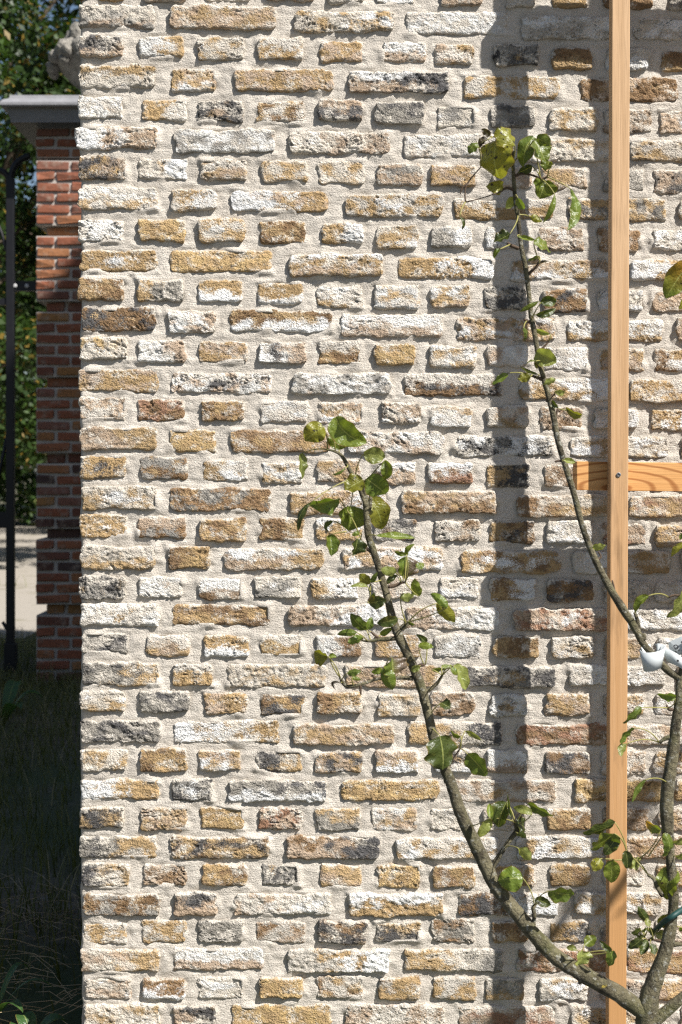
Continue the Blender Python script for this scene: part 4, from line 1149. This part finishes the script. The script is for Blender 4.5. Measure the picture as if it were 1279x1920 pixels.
gate = empty("iron_gate", P(20, 1250, PD + 0.15), "black wrought iron gate leaf hung on the red brick pillar", "gate")
go = gate.location.copy(); GY = PD + 0.15
def gp(x, y, d=0.0): return P(x, y, GY + d) - go
def gtube(name, pts, w, n=8, parent=gate):
    m = MB(); m.tube([gp(a, b) for a, b in pts], w / 2 * (D0 + GY) / F, n); return m.build(name, M_IRON, parent, True)
m = MB(); a = gp(12.5, 335); b = gp(27.5, 1252); m.box((a.x, -0.022, b.z), (b.x, 0.022, a.z), 0.004); m.build("stile", M_IRON, gate)
gtube("scroll", smooth_path([(20, 345), (22, 325), (30, 308), (42, 298), (56, 292)], 5), 13)
gtube("scroll", smooth_path([(20, 345), (14, 330), (4, 322), (-14, 318), (-40, 330), (-52, 352), (-44, 372), (-28, 372)], 5), 12)
m = MB(); a = gp(27, 527); b = gp(70, 546); m.box((a.x - 0.01, -0.01, b.z), (b.x, 0.012, a.z), 0.003); hg = m.build("hinge", M_IRON, gate)
for bx in (29.5, 51.5):
    m = MB(); c = gp(bx, 536.5)
    V = []; n = 10
    for r, y in ((4.2 * PS, -0.010), (4.2 * PS, -0.016), (2.6 * PS, -0.021)):
        for k in range(n): V.append((c.x + r * math.cos(6.283 * k / n), y, c.z + r * math.sin(6.283 * k / n)))
    Fc = [(i * n + k, i * n + (k + 1) % n, (i + 1) * n + (k + 1) % n, (i + 1) * n + k) for i in range(2) for k in range(n)] + [tuple(2 * n + k for k in range(n))]
    m.add(V, Fc); m.build("bolt", M_BOLT, hg)
gtube("scroll", smooth_path([(12, 470), (4, 440), (-8, 415), (-24, 400), (-42, 408), (-46, 430)], 5), 7)
gtube("brace", [(14, 815), (0, 880), (-18, 960)], 6)
m = MB(); a = gp(-420, 960); b = gp(14, 990); m.box((a.x, -0.012, b.z), (b.x, 0.012, a.z), 0.003); m.build("rail", M_IRON, gate)
m = MB(); a = gp(-420, 560); b = gp(14, 572); m.box((a.x, -0.012, b.z), (b.x, 0.012, a.z), 0.003); m.build("rail", M_IRON, gate)
m = MB(); a = gp(9, 1205); b = gp(32, 1258); m.box((a.x, -0.03, b.z), (b.x, 0.03, a.z), 0.006); m.build("foot", M_IRON, gate)
m = MB(); m.tube([gp(5, 1166), gp(12, 1178), gp(20, 1186)], 0.011, 8); m.tube([gp(12, 1178), gp(28, 1176)], 0.016, 8); m.build("latch", M_IRON, gate, True)
for k in range(9):
    x = -34 - 42 * k
    m = MB(); a = gp(x - 3, 420); b = gp(x + 3, 985); m.box((a.x, -0.008, b.z), (b.x, 0.008, a.z)); m.build("bar", M_IRON, gate)

# ------------------------------------------------------------------ trees and shrubs behind
def leaf_cloud(clumps, n, size, seed, flat=0.5):
    """clumps: (centre, radii); many small folded leaves"""
    rs = np.random.RandomState(seed); Vs = []
    vol = np.array([c[1][0] * c[1][1] * c[1][2] for c in clumps]) ** 0.75; pr = vol / vol.sum()
    ci = rs.choice(len(clumps), n, p=pr)
    C = np.array([c[0] for c in clumps])[ci]; Rr = np.array([c[1] for c in clumps])[ci]
    d = rs.normal(size=(n, 3)); d /= np.linalg.norm(d, axis=1)[:, None]; r = rs.uniform(0, 1, n) ** 0.45
    p = C + d * Rr * r[:, None]
    nrm = d * 0.7 + rs.normal(size=(n, 3)) * 0.6 + np.array([0, 0, 0.6]); nrm /= np.linalg.norm(nrm, axis=1)[:, None]
    t = rs.normal(size=(n, 3)); t -= nrm * (t * nrm).sum(1)[:, None]; t /= np.linalg.norm(t, axis=1)[:, None]
    b = np.cross(nrm, t); sz = size * rs.uniform(0.6, 1.4, n)[:, None]
    V = np.stack([p - t * sz, p + b * sz * 0.5 + nrm * sz * 0.12, p + t * sz, p - b * sz * 0.5 + nrm * sz * 0.12], 1).reshape(-1, 3)
    Q = np.arange(4 * n).reshape(n, 4)
    rnd = np.repeat(np.stack([np.clip(rs.uniform(0, 1, n) * 0.6 + 0.4 * (ci % 5) / 4, 0, 1), rs.uniform(0, 1, n), np.zeros(n)], 1), 4, 0)
    return V, Q, rnd
def bg_tree(x, y, h, cr, n, seed, label, low=0.25, mat=M_FOL_A, size=0.085, name="broadleaf_tree", cat="tree", group="trees behind the gate"):
    rs = random.Random(seed)
    root = empty(name, (x, y, 0), label, cat, group)
    tr = MB(); top = h * 0.75
    tr.tube([(0, 0, -0.1), (rs.uniform(-.1, .1), 0, h * 0.3), (rs.uniform(-.3, .3), rs.uniform(-.2, .2), top)], [0.03 * h * 0.75, 0.022 * h * 0.75, 0.006 * h], 10)
    clumps = []
    nc = 60
    for k in range(nc):
        zz = h * (low + (1 - low) * rs.random()); f = (zz / h - low) / (1 - low)
        rad = cr * (0.55 + 0.5 * math.sin(math.pi * min(1, f * 0.9 + 0.12)))
        a = rs.uniform(0, 6.283); q = rad * math.sqrt(rs.random())
        c = (q * math.cos(a), q * math.sin(a), zz); s = cr * rs.uniform(0.16, 0.34)
        clumps.append((c, (s, s, s * 0.7)))
        if k % 3 == 0: tr.tube([(0, 0, zz * 0.6), (c[0] * 0.5, c[1] * 0.5, zz * 0.85), c], [0.012 * h * 0.6, 0.008 * h * 0.6, 0.01], 6)
    tr.build("trunk", M_TRUNK, root, True)
    V, Q, rnd = leaf_cloud(clumps, n, size, seed)
    me = np_mesh("crown", V, Q, False); set_col(me, 'rnd', rnd); obj("crown", me, mat, root)
    return root
bg_tree(-4.9, 13.5, 8.6, 2.0, 40000, 21, "dark leafy tree standing directly behind the iron gate", 0.12, size=0.05)
bg_tree(-7.6, 15.0, 9.5, 2.4, 14000, 22, "broad dark tree behind the bars of the iron gate", 0.15, size=0.065)
bg_tree(-2.4, 16.0, 9.0, 2.3, 16000, 23, "dark leafy tree behind the brick gate pillar", 0.15, size=0.06)
bg_tree(-6.2, 22.0, 14.0, 3.4, 34000, 24, "tall tree farther off beyond the sandy path", 0.06, size=0.075)
bg_tree(-8.8, 30.0, 17.0, 4.6, 26000, 27, "tallest tree at the back of the wood", 0.04, size=0.11)
bg_tree(-4.0, 31.0, 16.0, 4.6, 26000, 28, "tall wide tree at the back beside the tallest one", 0.04, size=0.11)
bg_tree(-6.4, 37.0, 22.0, 6.0, 30000, 29, "highest crown showing over the other trees", 0.03, size=0.14)
bg_tree(-13.5, 25.0, 13.0, 3.6, 9000, 25, "tall tree behind the far end of the iron gate", 0.10, size=0.11)
bg_tree(-0.2, 24.0, 12.0, 3.2, 14000, 41, "tall tree hidden behind the corner of the brick wall", 0.05, size=0.10)
bg_tree(4.5, 27.0, 13.0, 3.8, 12000, 42, "tall tree hidden behind the middle of the brick wall", 0.05, size=0.11)
bg_tree(10.0, 28.0, 14.0, 4.2, 10000, 43, "tall tree hidden behind the trellised side of the wall", 0.05, size=0.12)
def shrub(x, y, w, h, n, seed, label, size=0.045, mat=M_FOL_B):
    rs = random.Random(seed); root = empty("shrub", (x, y, 0), label, "shrub", "shrubs by the path")
    m = MB()
    for k in range(6):
        a = rs.uniform(0, 6.28); m.tube([(0.1 * math.cos(a), 0.1 * math.sin(a), 0), (w * .25 * math.cos(a), w * .25 * math.sin(a), h * .5), (w * .35 * math.cos(a), w * .35 * math.sin(a), h * .8)], [0.02, 0.014, 0.006], 6)
    m.build("stem", M_TRUNK, root, True)
    cl = [((rs.uniform(-.5, .5) * w, rs.uniform(-.5, .5) * w, h * rs.uniform(0.12, 0.85)), (w * .24, w * .24, h * .16)) for _ in range(18)]
    V, Q, rnd = leaf_cloud(cl, n, size, seed); me = np_mesh("crown", V, Q, False); set_col(me, 'rnd', rnd); obj("crown", me, mat, root)
shrub(-5.2, 29.5, 2.6, 3.4, 7000, 32, "wide shrub closing the far end of the sandy path", 0.08)
shrub(-8.0, 29.5, 2.6, 3.6, 6000, 33, "wide shrub at the path end under the tallest tree", 0.08)
shrub(-2.6, 29.5, 2.6, 3.6, 6000, 34, "wide shrub at the path end behind the brick pillar", 0.08)

# ------------------------------------------------------------------ turf, straw and weeds at the foot of the wall
def blades(name, n, xr, yr, lr, wr, mat, seed, lie=0.0, dens=None):
    rs = np.random.RandomState(seed)
    x = rs.uniform(*xr, n); y = rs.uniform(*yr, n)
    if dens is not None:
        k = dens(x, y, rs); x = x[k]; y = y[k]; n = len(x)
    L = rs.uniform(*lr, n); a = rs.uniform(0, 6.283, n); lean = rs.uniform(0.15, 0.9, n) + lie; w = rs.uniform(*wr, n)
    dx, dy = np.cos(a), np.sin(a); V = np.zeros((n, 7, 3)); 
    for i, f in enumerate((0, 0.4, 0.75, 1.0)):
        hx = L * f * f * np.minimum(lean, 0.95) + L * f * 0.1; hz = L * f * np.sqrt(np.clip(1 - (lean * f * 0.85) ** 2, 0.03, 1))
        px, py = x + dx * hx, y + dy * hx; ww = w * (1 - 0.75 * f)
        if i < 3:
            V[:, 2 * i] = np.stack([px - dy * ww, py + dx * ww, hz], 1); V[:, 2 * i + 1] = np.stack([px + dy * ww, py - dx * ww, hz], 1)
        else: V[:, 6] = np.stack([px, py, hz], 1)
    b = np.arange(n)[:, None] * 7
    Q = np.concatenate([b + np.array([[0, 1, 3, 2]]), b + np.array([[2, 3, 5, 4]]), b + np.array([[4, 5, 6, 6]])])
    T = np.concatenate([Q[:2 * n][:, [0, 1, 2]], Q[:2 * n][:, [0, 2, 3]], (b + np.array([[4, 5, 6]]))])
    me = np_mesh(name, V.reshape(-1, 3), T, False)
    rnd = np.repeat(rs.uniform(0, 1, (n, 3)), 7, 0); set_col(me, 'rnd', rnd)
    return obj(name, me, mat)
def dens(x, y, rs):
    f = pn(x * 1.4, y * 1.4, 5.0) * 0.6 + 0.75 - np.clip(0.85 - y, 0, 1) * 0.75
    return rs.uniform(0, 1, len(x)) < f
g = blades("grass", 52000, (-4.6, -0.5), (0.15, 7.4), (0.05, 0.17), (0.0012, 0.0032), M_GRASS, 71, dens=dens)
tag(g, "dark uncut grass in the shade behind the brick wall", "grass", kind="stuff")
g2 = blades("grass", 9000, (-9, -3.0), (7.5, 13), (0.05, 0.2), (0.002, 0.004), M_GRASS, 72, dens=lambda x, y, rs: rs.uniform(0, 1, len(x)) < np.clip(pn(x * 0.8, y * 0.8, 9.0) * 1.5 - 0.1, 0, 1))
tag(g2, "sparse grass tufts on the sandy path beyond the gate", "grass", kind="stuff")
s_ = MB(); rs = random.Random(8)
for k in range(230):
    x = rs.uniform(-1.05, -0.56); y = rs.uniform(0.05, 1.1); a = rs.uniform(0, 6.28); L = rs.uniform(0.06, 0.22); z = rs.uniform(0.004, 0.05)
    d = Vector((math.cos(a), math.sin(a), rs.uniform(-0.05, 0.35)))
    p = Vector((x, y, z)); s_.tube([p, p + d * L * 0.5 + Vector((0, 0, 0.012)), p + d * L], [0.0011, 0.001, 0.0006], 4, False)
tag(s_.build("dead_grass_stems", M_STRAW, None, True), "dry straw stems lying at the foot of the brick wall", "straw", kind="stuff")
def weed(px, py, Y, defs, label):
    b = P(px, py, Y); b.z = 0.0
    root = empty("weed", b, label, "weed")
    for k, (an, L, W, up) in enumerate(defs):
        rr = random.Random(int(px) * 7 + k); d = Vector((math.cos(an), math.sin(an), 0)); sd = Vector((-d.y, d.x, 0)); V = []; uv = []
        nl, na = 10, 4
        for i in range(nl + 1):
            v = i / nl; pr = max(0.03, math.sin(math.pi * min(1, v * 0.97 + 0.02)) ** 0.7)
            c = d * (L * v) + Vector((0, 0, up * math.sin(v * 2.2) * 0.9 + 0.01))
            for j in range(na + 1):
                u = j / na * 2 - 1; V.append(c + sd * (u * W / 2 * pr) + Vector((0, 0, 0.12 * abs(u) * W))); uv.append((u * .5 + .5, v, 0.1))
        Fc = [(i * (na + 1) + j, i * (na + 1) + j + 1, (i + 1) * (na + 1) + j + 1, (i + 1) * (na + 1) + j) for i in range(nl) for j in range(na)]
        me = np_mesh("leaf", np.array([tuple(v) for v in V]), np.array(Fc)); set_col(me, 'c1', np.tile(np.array((0.045, 0.10, 0.028)), (len(V), 1))); set_col(me, 'luv', np.array(uv))
        obj("leaf", me, M_LEAF, root)
weed(60, 1885, 0.10, [(0.3, 0.07, 0.05, 0.05), (2.2, 0.06, 0.045, 0.05), (-1.9, 0.075, 0.05, 0.06), (4.0, 0.06, 0.04, 0.05)], "small broad leaved weed at the foot of the wall")
weed(-12, 1860, 0.22, [(0.05, 0.13, 0.018, 0.10), (0.9, 0.10, 0.02, 0.12), (-0.8, 0.12, 0.03, 0.07), (2.4, 0.12, 0.02, 0.1)], "strap leaved weed among the dry straw")
weed(8, 1330, 4.0, [(0.2, 0.18, 0.08, 0.16), (1.4, 0.2, 0.08, 0.2), (-0.9, 0.18, 0.08, 0.12), (2.9, 0.2, 0.08, 0.2)], "broad leaved plant in front of the gate post")
